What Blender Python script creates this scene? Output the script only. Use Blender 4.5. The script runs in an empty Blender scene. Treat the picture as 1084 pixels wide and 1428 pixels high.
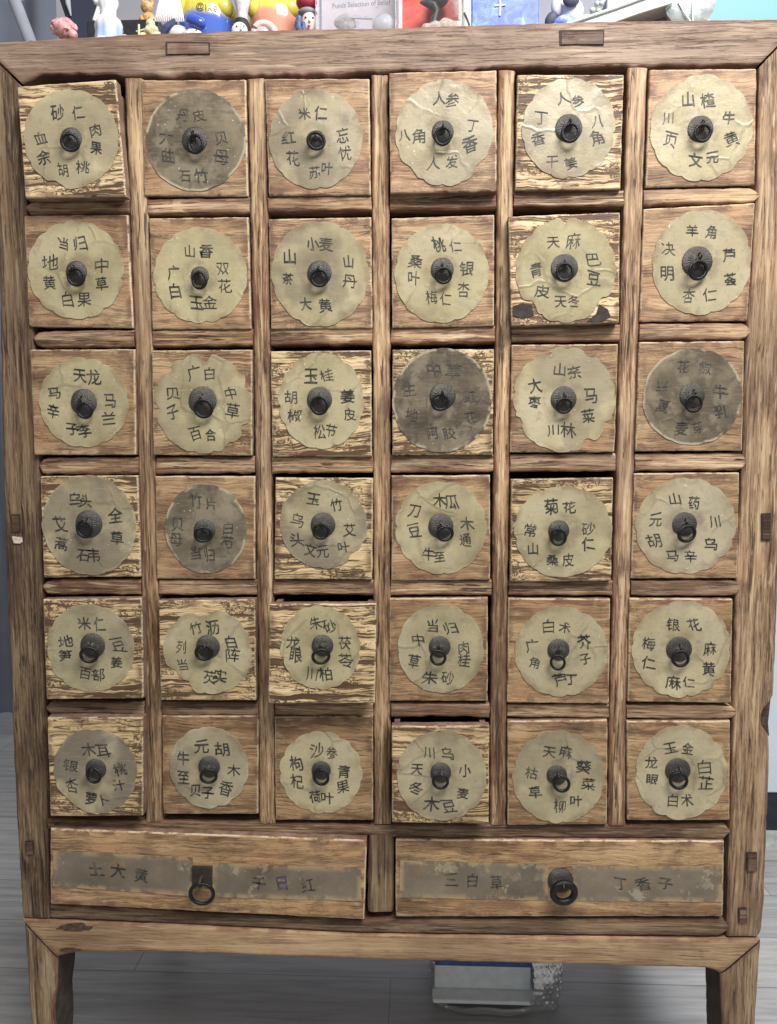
import bpy, bmesh, math, random, re
import numpy as np
from mathutils import Vector, Matrix, noise
SC = bpy.context.scene
COL = SC.collection

# ------------------------------------------------------------------ camera
U = 0.15                      # metres between two drawer columns
CAMH = 0.90
F, CX, CY = 1000.0, 542.0, 714.0
R = np.array([[9.99246081e-01, -3.02186751e-03, -3.87057922e-02],
              [-4.88647017e-04, 9.95908283e-01, -9.03684255e-02],
              [3.88205005e-02, 9.03192084e-02, 9.95155972e-01]])
tv = np.array([-0.0568313297, 0.391479590, -5.94998973])
cg = -R.T @ tv
ZC = CAMH - cg[1] * U
g2b = np.array([[1, 0, 0], [0, 0, -1], [0, 1, 0]], float)
CAMP = np.array([cg[0] * U, -cg[2] * U, CAMH])
RB = g2b @ R.T
cam = bpy.data.cameras.new('camera')
cam.sensor_fit = 'HORIZONTAL'; cam.sensor_width = 36; cam.lens = 36 * F / 1084
cam.clip_start = .02; cam.clip_end = 60
co = bpy.data.objects.new('camera', cam); COL.objects.link(co)
co.matrix_world = Matrix(np.vstack([np.column_stack([RB, CAMP]), [0, 0, 0, 1]]).tolist())
SC.camera = co

# ------------------------------------------------------------------ light
W = bpy.data.worlds.new('World'); SC.world = W; W.use_nodes = True
bg = W.node_tree.nodes['Background']
bg.inputs[0].default_value = (1, .98, .95, 1); bg.inputs[1].default_value = .33

def area(name, loc, target, sx, sy, power, col):
    l = bpy.data.lights.new(name, 'AREA'); l.shape = 'RECTANGLE'; l.size = sx; l.size_y = sy
    l.energy = power; l.color = col
    o = bpy.data.objects.new(name, l); COL.objects.link(o); o.location = loc
    o.rotation_euler = (Vector(target) - Vector(loc)).to_track_quat('-Z', 'Y').to_euler()
area('ceiling_lamp', (.60, -1.0, 2.28), (.1, 0, .95), 1.1, .6, 53, (1, .965, .92))
area('ceiling_lamp_far', (1.45, .75, 2.7), (1.2, .9, 0), 1.0, .6, 34, (.86, .93, 1))
SC.view_settings.view_transform = 'Standard'; SC.view_settings.look = 'None'
SC.view_settings.exposure = 0; SC.view_settings.gamma = 1
SC.view_settings.use_curve_mapping = False

# ------------------------------------------------------------------ measuring helpers
def ray(u, v):
    return RB @ np.array([(u - CX) / F, -(v - CY) / F, -1.0])
def at(u, v, y=0.0):
    d = ray(u, v); k = (y - CAMP[1]) / d[1]
    return CAMP + d * k
def at_z(u, v, z=0.0):
    d = ray(u, v); k = (z - CAMP[2]) / d[2]
    return CAMP + d * k
def xz(u, v, y=0.0):
    p = at(u, v, y); return np.array([p[0], p[2]])
def nz(x, y, z=0.0): return noise.noise(Vector((x, y, z)))

# ------------------------------------------------------------------ objects
def tag(o, label, cat, group=None, kind=None):
    if label: o['label'] = label
    if cat: o['category'] = cat
    if group: o['group'] = group
    if kind: o['kind'] = kind
    return o
def worldpos(o):
    p = Vector(o.location)
    while o.parent:
        o = o.parent; p = p + o.location
    return p
def empty(name, loc, label=None, cat=None, group=None):
    o = bpy.data.objects.new(name, None); COL.objects.link(o); o.location = Vector(loc); o.empty_display_size = .02
    return tag(o, label, cat, group)
def link(name, me, parent=None, origin=(0, 0, 0), color=None):
    o = bpy.data.objects.new(name, me); COL.objects.link(o)
    if parent:
        o.parent = parent; o.location = Vector(origin) - worldpos(parent)
    else: o.location = Vector(origin)
    if color: o.color = color
    return o
def build(name, V, Fc, mats, parent=None, origin=(0, 0, 0), color=None, smooth=True, midx=None, edge=None, fixn=True):
    """one mesh object from world-space vertices"""
    me = bpy.data.meshes.new(name)
    O = np.array(origin, float)
    me.from_pydata([tuple(np.array(v, float) - O) for v in V], [], [tuple(f) for f in Fc])
    for m in (mats if isinstance(mats, (list, tuple)) else [mats]): me.materials.append(m)
    if midx is not None: me.polygons.foreach_set('material_index', midx)
    if edge is not None:
        a = me.attributes.new('edge', 'FLOAT', 'POINT'); a.data.foreach_set('value', edge)
    if fixn:
        bm = bmesh.new(); bm.from_mesh(me); bmesh.ops.recalc_face_normals(bm, faces=bm.faces); bm.to_mesh(me); bm.free()
    if smooth:
        me.polygons.foreach_set('use_smooth', [True] * len(me.polygons))
        try: me.set_sharp_from_angle(angle=math.radians(48))
        except Exception: pass
    me.update()
    return link(name, me, parent, origin, color)

class MB:
    def __init__(s): s.V = []; s.F = []; s.M = []
    def add(s, V, Fc, m=0):
        b = len(s.V); s.V += [tuple(v) for v in V]; s.F += [tuple(i + b for i in f) for f in Fc]; s.M += [m] * len(Fc); return s
    def box(s, x0, x1, y0, y1, z0, z1, m=0):
        V = [(x, y, z) for x in (x0, x1) for y in (y0, y1) for z in (z0, z1)]
        return s.add(V, [(0, 1, 3, 2), (4, 6, 7, 5), (0, 4, 5, 1), (2, 3, 7, 6), (0, 2, 6, 4), (1, 5, 7, 3)], m)
    def ball(s, c, r, m=0, nu=20, nv=12, rot=None, bump=0, bs=60):
        r = (r, r, r) if not hasattr(r, '__len__') else r
        V = []; Fc = []
        for i in range(nv + 1):
            a = math.pi * i / nv
            for j in range(nu):
                b = 2 * math.pi * j / nu
                p = Vector((math.sin(a) * math.cos(b), math.sin(a) * math.sin(b), math.cos(a)))
                k = 1
                if bump: k += bump * noise.noise(Vector((p.x * r[0], p.y * r[1], p.z * r[2])) * bs + Vector(c) * 37)
                q = Vector((p.x * r[0] * k, p.y * r[1] * k, p.z * r[2] * k))
                if rot is not None: q = rot @ q
                V.append((q.x + c[0], q.y + c[1], q.z + c[2]))
        for i in range(nv):
            for j in range(nu):
                f = [i * nu + j, i * nu + (j + 1) % nu, (i + 1) * nu + (j + 1) % nu, (i + 1) * nu + j]
                Fc.append(f)
        return s.add(V, Fc, m)
    def tube(s, pts, rad, m=0, n=10):
        P = [Vector(p) for p in pts]; V = []; Fc = []
        rad = rad if hasattr(rad, '__len__') else [rad] * len(P)
        for i, p in enumerate(P):
            t = (P[min(i + 1, len(P) - 1)] - P[max(i - 1, 0)]).normalized()
            a = t.cross(Vector((0, 0, 1)) if abs(t.z) < .9 else Vector((1, 0, 0))).normalized(); b = t.cross(a)
            for j in range(n):
                th = 2 * math.pi * j / n
                V.append(p + (a * math.cos(th) + b * math.sin(th)) * rad[i])
        for i in range(len(P) - 1):
            for j in range(n):
                Fc.append((i * n + j, i * n + (j + 1) % n, (i + 1) * n + (j + 1) % n, (i + 1) * n + j))
        Fc.append(tuple(range(n))); Fc.append(tuple((len(P) - 1) * n + j for j in range(n)))
        return s.add(V, Fc, m)
    def build(s, name, mats, parent=None, origin=(0, 0, 0), color=None, smooth=True):
        return build(name, s.V, s.F, mats, parent, origin, color, smooth, s.M)

def rounded(obj, w, seg=3):
    b = obj.modifiers.new('bevel', 'BEVEL'); b.width = w; b.segments = seg; b.limit_method = 'ANGLE'
    return obj

# ------------------------------------------------------------------ materials
class G:
    def __init__(s, name):
        s.m = bpy.data.materials.new(name); s.m.use_nodes = True; s.t = s.m.node_tree
        s.b = s.t.nodes['Principled BSDF']; s.o = s.t.nodes['Material Output']
    def n(s, typ, props=None, ins=None):
        k = s.t.nodes.new(typ)
        for a, v in (props or {}).items(): setattr(k, a, v)
        for a, v in (ins or {}).items(): s.set(k.inputs[a], v)
        return k
    def set(s, sock, v):
        if isinstance(v, bpy.types.NodeSocket): s.t.links.new(v, sock)
        else: sock.default_value = v
    def math(s, op, a, b=0.0, c=None, clamp=False):
        k = s.n('ShaderNodeMath', {'operation': op, 'use_clamp': clamp}); s.set(k.inputs[0], a); s.set(k.inputs[1], b)
        if c is not None: s.set(k.inputs[2], c)
        return k.outputs[0]
    def mix(s, f, a, b, mode='MIX'):
        k = s.n('ShaderNodeMixRGB', {'blend_type': mode}); s.set(k.inputs[0], f)
        s.set(k.inputs[1], c4(a)); s.set(k.inputs[2], c4(b)); return k.outputs[0]
    def ramp(s, f, stops, interp='LINEAR'):
        k = s.n('ShaderNodeValToRGB'); r = k.color_ramp; r.interpolation = interp
        while len(r.elements) < len(stops): r.elements.new(.5)
        for e, (p, c) in zip(r.elements, stops):
            e.position = p; e.color = c4(c)
        s.set(k.inputs[0], f); return k.outputs[0]
    def step(s, f, lo, hi):
        k = s.n('ShaderNodeMapRange', {'clamp': True, 'interpolation_type': 'SMOOTHSTEP'}, {0: f, 1: lo, 2: hi}); return k.outputs[0]
    def noise(s, vec, scale, detail=4, rough=.55, dist=0.0):
        k = s.n('ShaderNodeTexNoise', None, {'Vector': vec, 'Scale': scale, 'Detail': detail, 'Roughness': rough, 'Distortion': dist}); return k.outputs[0]
    def scaled(s, vec, sc):
        k = s.n('ShaderNodeVectorMath', {'operation': 'MULTIPLY'}, {0: vec, 1: sc}); return k.outputs[0]
    def vadd(s, a, b):
        k = s.n('ShaderNodeVectorMath', {'operation': 'ADD'}, {0: a, 1: b}); return k.outputs[0]
    def objcoord(s):
        tc = s.n('ShaderNodeTexCoord').outputs['Object']
        oin = s.n('ShaderNodeObjectInfo'); oi = oin.outputs['Color']; s.p3 = oin.outputs['Alpha']
        sp = s.n('ShaderNodeSeparateColor', None, {0: oi})
        s.seed, s.p1, s.p2 = sp.outputs[0], sp.outputs[1], sp.outputs[2]
        off = s.n('ShaderNodeCombineXYZ', None, {0: s.math('MULTIPLY', s.seed, 91.7), 1: s.math('MULTIPLY', s.seed, 57.3), 2: s.math('MULTIPLY', s.seed, 73.1)}).outputs[0]
        return tc, s.vadd(tc, off)
    def bump(s, h, strength=.4, dist=.002, normal=None):
        k = s.n('ShaderNodeBump', None, {'Strength': strength, 'Distance': dist, 'Height': h})
        if normal: s.set(k.inputs['Normal'], normal)
        return k.outputs[0]
def c4(c):
    if isinstance(c, bpy.types.NodeSocket): return c
    if isinstance(c, (int, float)): return (c, c, c, 1)
    return (c[0], c[1], c[2], 1)

def wood_frame(name, axis):
    """weathered frame timber. object colour: seed, lightness, warmth"""
    g = G(name); tc, v = g.objcoord()
    def ax(a, b): return (a, b, b) if axis == 'X' else (b, b, a)
    wob = g.noise(v, 9, 2)
    wv = g.n('ShaderNodeCombineXYZ', None, {0: g.math('MULTIPLY', wob, .005), 1: 0.0, 2: g.math('MULTIPLY', wob, .005)}).outputs[0]
    vw = g.vadd(v, wv)
    n1 = g.noise(g.scaled(vw, ax(3.2, 62)), 1, 5, .6, .4)
    n2 = g.noise(g.scaled(vw, ax(11, 330)), 1, 4, .65)
    n3 = g.noise(v, 16, 5, .6)
    n4 = g.noise(g.scaled(vw, ax(13, 280)), 1, 3, .6, .6)
    n5 = g.noise(g.scaled(v, ax(5, 14)), 1, 4, .6)
    n8 = g.noise(g.scaled(vw, ax(26, 620)), 1, 3, .7)
    f = g.math('ADD', g.math('ADD', g.math('MULTIPLY', n1, .40), g.math('MULTIPLY', n2, .38)), g.math('MULTIPLY', n8, .26))
    f = g.math('MULTIPLY_ADD', g.math('SUBTRACT', f, .545), g.math('MULTIPLY', g.p3, 1.15), .553)
    warm = g.ramp(f, [(.36, (.060, .034, .020)), (.44, (.175, .104, .056)), (.51, (.325, .215, .122)), (.60, (.50, .368, .220)), (.70, (.62, .49, .31))])
    cool = g.ramp(f, [(.36, (.060, .040, .032)), (.44, (.140, .098, .078)), (.52, (.245, .180, .148)), (.62, (.375, .292, .240)), (.72, (.46, .375, .315))])
    c = g.mix(g.p2, cool, warm)
    # reddish old lacquer left in blotches
    c = g.mix(g.math('MULTIPLY', g.math('MULTIPLY', g.step(n5, .54, .72), .34), g.p3), c, (.35, .20, .115))
    # grime in patches
    n6 = g.noise(g.scaled(v, ax(7, 30)), 1, 5, .65)
    c = g.mix(g.math('MULTIPLY', g.math('MULTIPLY', g.step(n6, .50, .66), .62), g.p3), c, (.075, .036, .026))
    c = g.mix(g.math('MULTIPLY', g.math('MULTIPLY', g.step(n3, .58, .74), .5), g.math('POWER', g.p3, .5)), c, (.070, .038, .028))
    crack = g.math('MULTIPLY', g.step(n4, .57, .64), g.step(n3, .38, .54))
    c = g.mix(g.math('MULTIPLY', g.math('MULTIPLY', crack, .80), g.p3), c, (.030, .018, .013))
    n7 = g.noise(g.scaled(vw, ax(30, 520)), 1, 2, .6)
    fine = g.math('MULTIPLY', g.step(n7, .57, .66), g.step(n1, .60, .46))
    c = g.mix(g.math('MULTIPLY', g.math('MULTIPLY', fine, .55), g.p3), c, (.05, .03, .02))
    lite = g.math('MULTIPLY', g.step(n4, .44, .36), g.step(n5, .36, .56))
    c = g.mix(g.math('MULTIPLY', g.math('MULTIPLY', lite, .55), g.p3), c, (.64, .53, .36))
    ed = g.n('ShaderNodeAttribute', {'attribute_name': 'edge'}).outputs['Fac']
    rimg = g.math('MULTIPLY', g.step(ed, .0075, .0008), g.step(g.noise(v, 26, 4, .6), .36, .60))
    c = g.mix(g.math('MULTIPLY', rimg, .66), c, (.175, .078, .052))
    big = g.noise(v, 5.5, 3, .55)
    c = g.mix(g.math('MULTIPLY', g.step(big, .46, .64), .36), c, (.10, .062, .044))
    c = g.mix(1.0, c, (1.02, .985, .955), 'MULTIPLY')
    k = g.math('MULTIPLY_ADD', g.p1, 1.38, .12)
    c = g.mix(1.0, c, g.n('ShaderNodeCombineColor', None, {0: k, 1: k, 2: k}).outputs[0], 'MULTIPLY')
    g.set(g.b.inputs['Base Color'], c)
    g.set(g.b.inputs['Roughness'], g.math('MULTIPLY_ADD', n2, .3, .42))
    g.b.inputs['Specular IOR Level'].default_value = .35
    h = g.math('SUBTRACT', g.math('ADD', g.math('MULTIPLY', n2, .5), g.math('MULTIPLY', n1, .8)), g.math('ADD', g.math('MULTIPLY', crack, .9), g.math('MULTIPLY', fine, .4)))
    g.set(g.b.inputs['Normal'], g.bump(h, .6, .0013))
    return g.m

def wood_drawer():
    """drawer fronts. object colour: seed, weathering 0..1, lightness; attribute edge = metres to the rim"""
    g = G('drawer_wood'); tc, v = g.objcoord()
    def ax(a, b): return (a, b, b)
    ed = g.n('ShaderNodeAttribute', {'attribute_name': 'edge'}).outputs['Fac']
    wob = g.noise(v, 22, 3)
    vw = g.vadd(v, g.n('ShaderNodeCombineXYZ', None, {2: g.math('MULTIPLY', wob, .012)}).outputs[0])
    n1 = g.noise(g.scaled(vw, ax(6, 60)), 1, 5, .6, .5)
    n2 = g.noise(g.scaled(vw, ax(16, 380)), 1, 4, .65)
    n3 = g.noise(v, 24, 5, .62)
    n4 = g.noise(g.scaled(v, (13, 13, 26)), 1, 4, .6)
    f = g.math('ADD', g.math('MULTIPLY', n1, .6), g.math('MULTIPLY', n2, .4))
    smooth = g.ramp(f, [(.34, (.105, .062, .038)), (.43, (.215, .140, .085)), (.52, (.36, .255, .160)), (.62, (.48, .365, .240)), (.72, (.56, .45, .31))])
    smooth = g.mix(g.math('MULTIPLY', g.step(n4, .50, .68), .42), smooth, (.42, .245, .155))
    n6 = g.noise(g.scaled(v, (14, 14, 48)), 1, 5, .65)
    smooth = g.mix(g.math('MULTIPLY', g.step(n6, .47, .63), .66), smooth, (.125, .082, .055))
    smooth = g.mix(g.math('MULTIPLY', g.step(n3, .55, .70), .50), smooth, (.085, .055, .042))
    sc = g.step(g.noise(g.scaled(vw, ax(22, 420)), 1, 3, .6), .54, .64)
    smooth = g.mix(g.math('MULTIPLY', g.math('MULTIPLY', sc, g.step(n3, .40, .54)), .75), smooth, (.055, .032, .022))
    smooth = g.mix(g.math('MULTIPLY', g.math('MULTIPLY', g.step(n2, .48, .40), g.step(n4, .52, .42)), .45), smooth, (.60, .49, .34))
    # deeply weathered boards: cream ridges with dark furrows
    ridge = g.noise(g.scaled(vw, ax(8, 150)), 1, 4, .60, .7)
    ridge2 = g.noise(g.scaled(vw, ax(24, 270)), 1, 3, .62, 1.2)
    patch = g.noise(g.scaled(v, (19, 19, 34)), 1, 3, .6)
    furrow = g.math('MAXIMUM', g.step(ridge, .535, .575), g.math('MULTIPLY', g.step(ridge2, .55, .60), g.step(patch, .36, .48)))
    worm = g.math('MULTIPLY', g.step(g.noise(v, 170, 3, .6, 1.5), .51, .56), g.step(patch, .50, .57))
    furrow = g.math('MAXIMUM', furrow, worm)
    cream = g.ramp(ridge, [(.34, (.80, .71, .49)), (.46, (.70, .60, .39)), (.55, (.50, .40, .245)), (.64, (.20, .125, .065))])
    cream = g.mix(g.math('MULTIPLY', g.step(n2, .46, .62), .45), cream, (.30, .205, .115))
    cream = g.mix(g.math('MULTIPLY', g.step(g.noise(g.scaled(v, (8, 8, 20)), 1, 3, .6), .50, .70), .42), cream, (.30, .205, .125))
    rough = g.mix(g.math('MULTIPLY', furrow, .88), cream, (.058, .035, .022))
    c = g.mix(g.p1, smooth, rough)
    c = g.mix(1.0, c, g.mix(g.p3, (1.10, .99, .93), (1.14, 1.01, .84)), 'MULTIPLY')
    # worn, bleached rim
    rim = g.math('MULTIPLY', g.step(ed, .0024, .0006), g.step(g.noise(v, 70, 3), .38, .52))
    c = g.mix(g.math('MULTIPLY', rim, .75), c, (.64, .54, .37))
    grime = g.math('MULTIPLY', g.step(ed, .012, .003), g.step(g.noise(v, 38, 4), .47, .60))
    c = g.mix(g.math('MULTIPLY', g.math('MULTIPLY', grime, .68), g.math('SUBTRACT', 1.0, rim)), c, (.135, .066, .045))
    k = g.math('MULTIPLY_ADD', g.p2, 1.5, .15)
    c = g.mix(1.0, c, g.n('ShaderNodeCombineColor', None, {0: k, 1: k, 2: k}).outputs[0], 'MULTIPLY')
    g.set(g.b.inputs['Base Color'], c)
    g.set(g.b.inputs['Roughness'], g.math('MULTIPLY_ADD', n2, .3, .36))
    g.b.inputs['Specular IOR Level'].default_value = .38
    h1 = g.math('ADD', g.math('MULTIPLY', n2, .45), g.math('MULTIPLY', n1, .5))
    h2 = g.math('SUBTRACT', g.math('MULTIPLY', n2, .4), g.math('ADD', g.math('MULTIPLY', furrow, 1.0), g.math('MULTIPLY', ridge, .8)))
    h = g.n('ShaderNodeMix', None, {0: g.p1, 2: h1, 3: h2}).outputs[0]
    g.set(g.b.inputs['Normal'], g.bump(h, .85, .0019))
    return g.m

def paper():
    """varnished paper. object colour: seed, darkness, stain"""
    g = G('varnished_paper'); tc, v = g.objcoord()
    ed = g.n('ShaderNodeAttribute', {'attribute_name': 'edge'}).outputs['Fac']
    a = g.noise(v, 18, 5, .6); b = g.noise(v, 45, 4, .6); d = g.noise(v, 220, 3, .6)
    fib = g.noise(g.scaled(v, (45, 45, 700)), 1, 3, .6)
    c = g.ramp(a, [(.30, (.325, .285, .180)), (.48, (.445, .400, .265)), (.70, (.55, .50, .34))])
    c = g.mix(g.math('MULTIPLY', g.step(b, .52, .70), .45), c, (.335, .325, .235))
    c = g.mix(g.math('MULTIPLY', g.step(g.noise(v, 9, 3, .6), .48, .64), .40), c, (.46, .42, .34))
    c = g.mix(g.math('MULTIPLY', g.math('MULTIPLY', g.step(ed, .010, .001), g.step(g.noise(v, 30, 4, .6), .44, .60)), .60), c, (.26, .19, .12))
    c = g.mix(g.math('MULTIPLY', g.math('MULTIPLY', g.step(g.noise(v, 12, 3, .55), .47, .57), g.p2), .95), c, (.20, .172, .140))
    c = g.mix(g.math('MULTIPLY', g.step(d, .57, .70), .30), c, (.24, .20, .14))
    c = g.mix(g.math('MULTIPLY', g.step(fib, .54, .68), .14), c, (.60, .56, .42))
    c = g.mix(g.math('MULTIPLY', g.math('MULTIPLY', g.step(g.noise(v, 60, 5, .7, 1.0), .55, .66), g.step(a, .5, .62)), .35), c, (.21, .16, .10))
    c = g.mix(g.math('MULTIPLY', g.math('MULTIPLY', g.step(ed, .030, .042), g.step(g.noise(v, 55, 4, .65), .38, .60)), .50), c, (.20, .165, .115))
    vo = g.n('ShaderNodeTexVoronoi', {'feature': 'DISTANCE_TO_EDGE'}, {'Vector': g.vadd(v, g.scaled(g.n('ShaderNodeTexNoise', None, {'Vector': v, 'Scale': 30.0}).outputs[1], (.02, .02, .02))), 'Scale': 17.0}).outputs[0]
    crease = g.math('MULTIPLY', g.step(vo, .05, .0), g.step(g.noise(v, 13, 2), .48, .6))
    dk = g.ramp(a, [(.32, (.058, .046, .034)), (.5, (.115, .092, .066)), (.68, (.24, .20, .14))])
    dk = g.mix(g.math('MULTIPLY', g.step(fib, .5, .65), .35), dk, (.21, .18, .135))
    dk = g.mix(g.math('MULTIPLY', g.step(b, .50, .64), .55), dk, (.26, .225, .165))
    dk = g.mix(g.math('MULTIPLY', g.step(g.noise(v, 28, 5, .7, 1.2), .54, .64), .60), dk, (.055, .043, .036))
    dk = g.mix(g.math('MULTIPLY', g.step(ed, .004, .0008), g.step(g.noise(v, 36, 3), .46, .56)), dk, (.42, .38, .28))
    fr = lambda m: g.math('FRACT', g.math('MULTIPLY', g.seed, m))
    tint = g.mix(fr(5.31), (1.0, .965, .94), (1.0, .975, .87))
    kk = g.math('MULTIPLY_ADD', fr(13.7), .22, .90)
    c = g.mix(1.0, g.mix(1.0, c, tint, 'MULTIPLY'), g.n('ShaderNodeCombineColor', None, {0: kk, 1: kk, 2: kk}).outputs[0], 'MULTIPLY')
    c = g.mix(g.p1, c, dk)
    c = g.mix(g.math('MULTIPLY', crease, .30), c, (.16, .13, .09))
    fleck = g.math('MULTIPLY', g.step(g.noise(v, 330, 1, .5), .735, .76), g.step(g.noise(v, 26, 3), .50, .58))
    c = g.mix(g.math('MULTIPLY', fleck, .8), c, (.74, .72, .62))  # pale specks of wear, plus varnish glints painted into the colour
    g.set(g.b.inputs['Base Color'], c)
    g.set(g.b.inputs['Roughness'], g.math('MULTIPLY_ADD', b, .40, .14))
    g.b.inputs['Specular IOR Level'].default_value = .5
    h = g.math('ADD', g.math('ADD', g.math('MULTIPLY', a, .9), g.math('MULTIPLY', d, .12)), g.math('MULTIPLY', crease, .28))
    g.set(g.b.inputs['Normal'], g.bump(h, .6, .0024))
    return g.m

def ink(name, col):
    g = G(name); tc = g.n('ShaderNodeTexCoord').outputs['Object']
    n = g.noise(tc, 420, 3, .6); n2 = g.noise(tc, 75, 2, .5)
    c = g.mix(g.step(n, .35, .75), col, tuple(min(1, k * 2.2 + .015) for k in col))
    c = g.mix(g.math('MULTIPLY', g.step(n2, .50, .66), .55), c, (.17, .155, .115))
    g.set(g.b.inputs['Base Color'], c)
    g.b.inputs['Roughness'].default_value = .5
    return g.m

def iron():
    g = G('aged_iron'); tc, v = g.objcoord()
    a = g.noise(v, 160, 4, .6); b = g.noise(v, 500, 3, .6)
    c = g.ramp(a, [(.32, (.024, .022, .021)), (.50, (.066, .062, .060)), (.70, (.22, .205, .19))])
    c = g.mix(g.math('MULTIPLY', g.step(b, .55, .7), .35), c, (.12, .085, .055))
    g.set(g.b.inputs['Base Color'], c); g.b.inputs['Metallic'].default_value = .55
    g.set(g.b.inputs['Roughness'], g.math('MULTIPLY_ADD', a, .40, .16))
    g.set(g.b.inputs['Normal'], g.bump(g.math('ADD', a, g.math('MULTIPLY', b, .5)), .5, .0009))
    return g.m

def plain(name, col, rough=.5, metal=0, var=.18, scale=60, spec=.4, bump=.0, trans=0, alpha=1, coat=0):
    g = G(name); tc = g.n('ShaderNodeTexCoord').outputs['Object']
    n = g.noise(tc, scale, 4, .6)
    g.set(g.b.inputs['Base Color'], g.mix(g.step(n, .3, .72), tuple(k * (1 - var) for k in col), tuple(min(1, k * (1 + var)) for k in col)))
    g.set(g.b.inputs['Roughness'], g.math('MULTIPLY_ADD', n, .2, max(0, rough - .1)))
    g.b.inputs['Metallic'].default_value = metal; g.b.inputs['Specular IOR Level'].default_value = spec
    g.b.inputs['Transmission Weight'].default_value = trans
    g.b.inputs['Alpha'].default_value = alpha; g.b.inputs['Coat Weight'].default_value = coat
    if bump: g.set(g.b.inputs['Normal'], g.bump(n, .6, bump))
    return g.m

def two_tone(name, lo, hi, z0, z1, rough=.2, coat=.6):
    """glazed paint that runs from one colour to another up the piece"""
    g = G(name); tc = g.n('ShaderNodeTexCoord').outputs['Object']
    z = g.n('ShaderNodeSeparateXYZ', None, {0: tc}).outputs[2]
    z = g.math('ADD', z, g.math('MULTIPLY', g.math('SUBTRACT', g.noise(tc, 70, 3), .5), .012))
    g.set(g.b.inputs['Base Color'], g.mix(g.step(z, z0, z1), lo, hi))
    g.b.inputs['Roughness'].default_value = rough; g.b.inputs['Coat Weight'].default_value = coat
    return g.m

def mottled(name, cols, scale, rough=.35, dist=1.0):
    g = G(name); tc = g.n('ShaderNodeTexCoord').outputs['Object']
    n = g.noise(tc, scale, 4, .6, dist)
    st = [(.32 + .36 * i / (len(cols) - 1), c) for i, c in enumerate(cols)]
    g.set(g.b.inputs['Base Color'], g.ramp(n, st)); g.b.inputs['Roughness'].default_value = rough
    return g.m

def planks():
    g = G('laminate_planks'); tc = g.n('ShaderNodeTexCoord').outputs['Object']
    br = g.n('ShaderNodeTexBrick', {'offset': .37}, {'Vector': tc, 'Color1': (.36, .357, .352, 1), 'Color2': (.42, .415, .405, 1), 'Mortar': (.21, .208, .205, 1), 'Scale': 1.0, 'Mortar Size': .0011, 'Brick Width': 1.2, 'Row Height': .125})
    n = g.noise(g.scaled(tc, (5, 75, 1)), 1, 5, .62, .4); n2 = g.noise(g.scaled(tc, (14, 380, 1)), 1, 3, .6)
    c = g.mix(.85, br.outputs[0], g.ramp(n, [(.3, .62), (.5, .95), (.7, 1.18)]), 'MULTIPLY')
    c = g.mix(g.math('MULTIPLY', g.step(n2, .55, .7), .3), c, (.17, .17, .175))
    g.set(g.b.inputs['Base Color'], c)
    g.set(g.b.inputs['Roughness'], g.math('MULTIPLY_ADD', n, .2, .26)); g.b.inputs['Specular IOR Level'].default_value = .45
    g.set(g.b.inputs['Normal'], g.bump(n2, .25, .0006))
    return g.m

def fabric(name, col):
    g = G(name); tc = g.n('ShaderNodeTexCoord').outputs['Object']
    n = g.noise(tc, 9, 4); w = g.noise(g.scaled(tc, (900, 900, 900)), 1, 2)
    g.set(g.b.inputs['Base Color'], g.mix(n, tuple(k * .8 for k in col), tuple(k * 1.2 for k in col)))
    g.b.inputs['Roughness'].default_value = .9; g.set(g.b.inputs['Normal'], g.bump(w, .3, .0006))
    return g.m

FX, FZ = wood_frame('frame_wood_across', 'X'), wood_frame('frame_wood_upright', 'Z')
DW, PAPER, IRON = wood_drawer(), paper(), iron()
INK = ink('black_ink', (.020, .019, .018)); INKV = ink('violet_ink', (.050, .030, .085)); INKG = ink('faded_ink', (.034, .030, .027))
SIDEW = plain('drawer_side_wood', (.215, .135, .100), .65, var=.4, scale=45)
LEGSHADE = plain('shaded_dark_leg_wood', (.060, .046, .038), .7, var=.35, scale=60)  # dark wood, with the shade on the leg sides put into its colour
DARKRIM = plain('dark_inset_rim', (.045, .030, .026), .8, var=.4, scale=150)  # dark rim drawn around each tenon end
WHITE = plain('white_plastic', (.78, .80, .80), .35)

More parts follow.
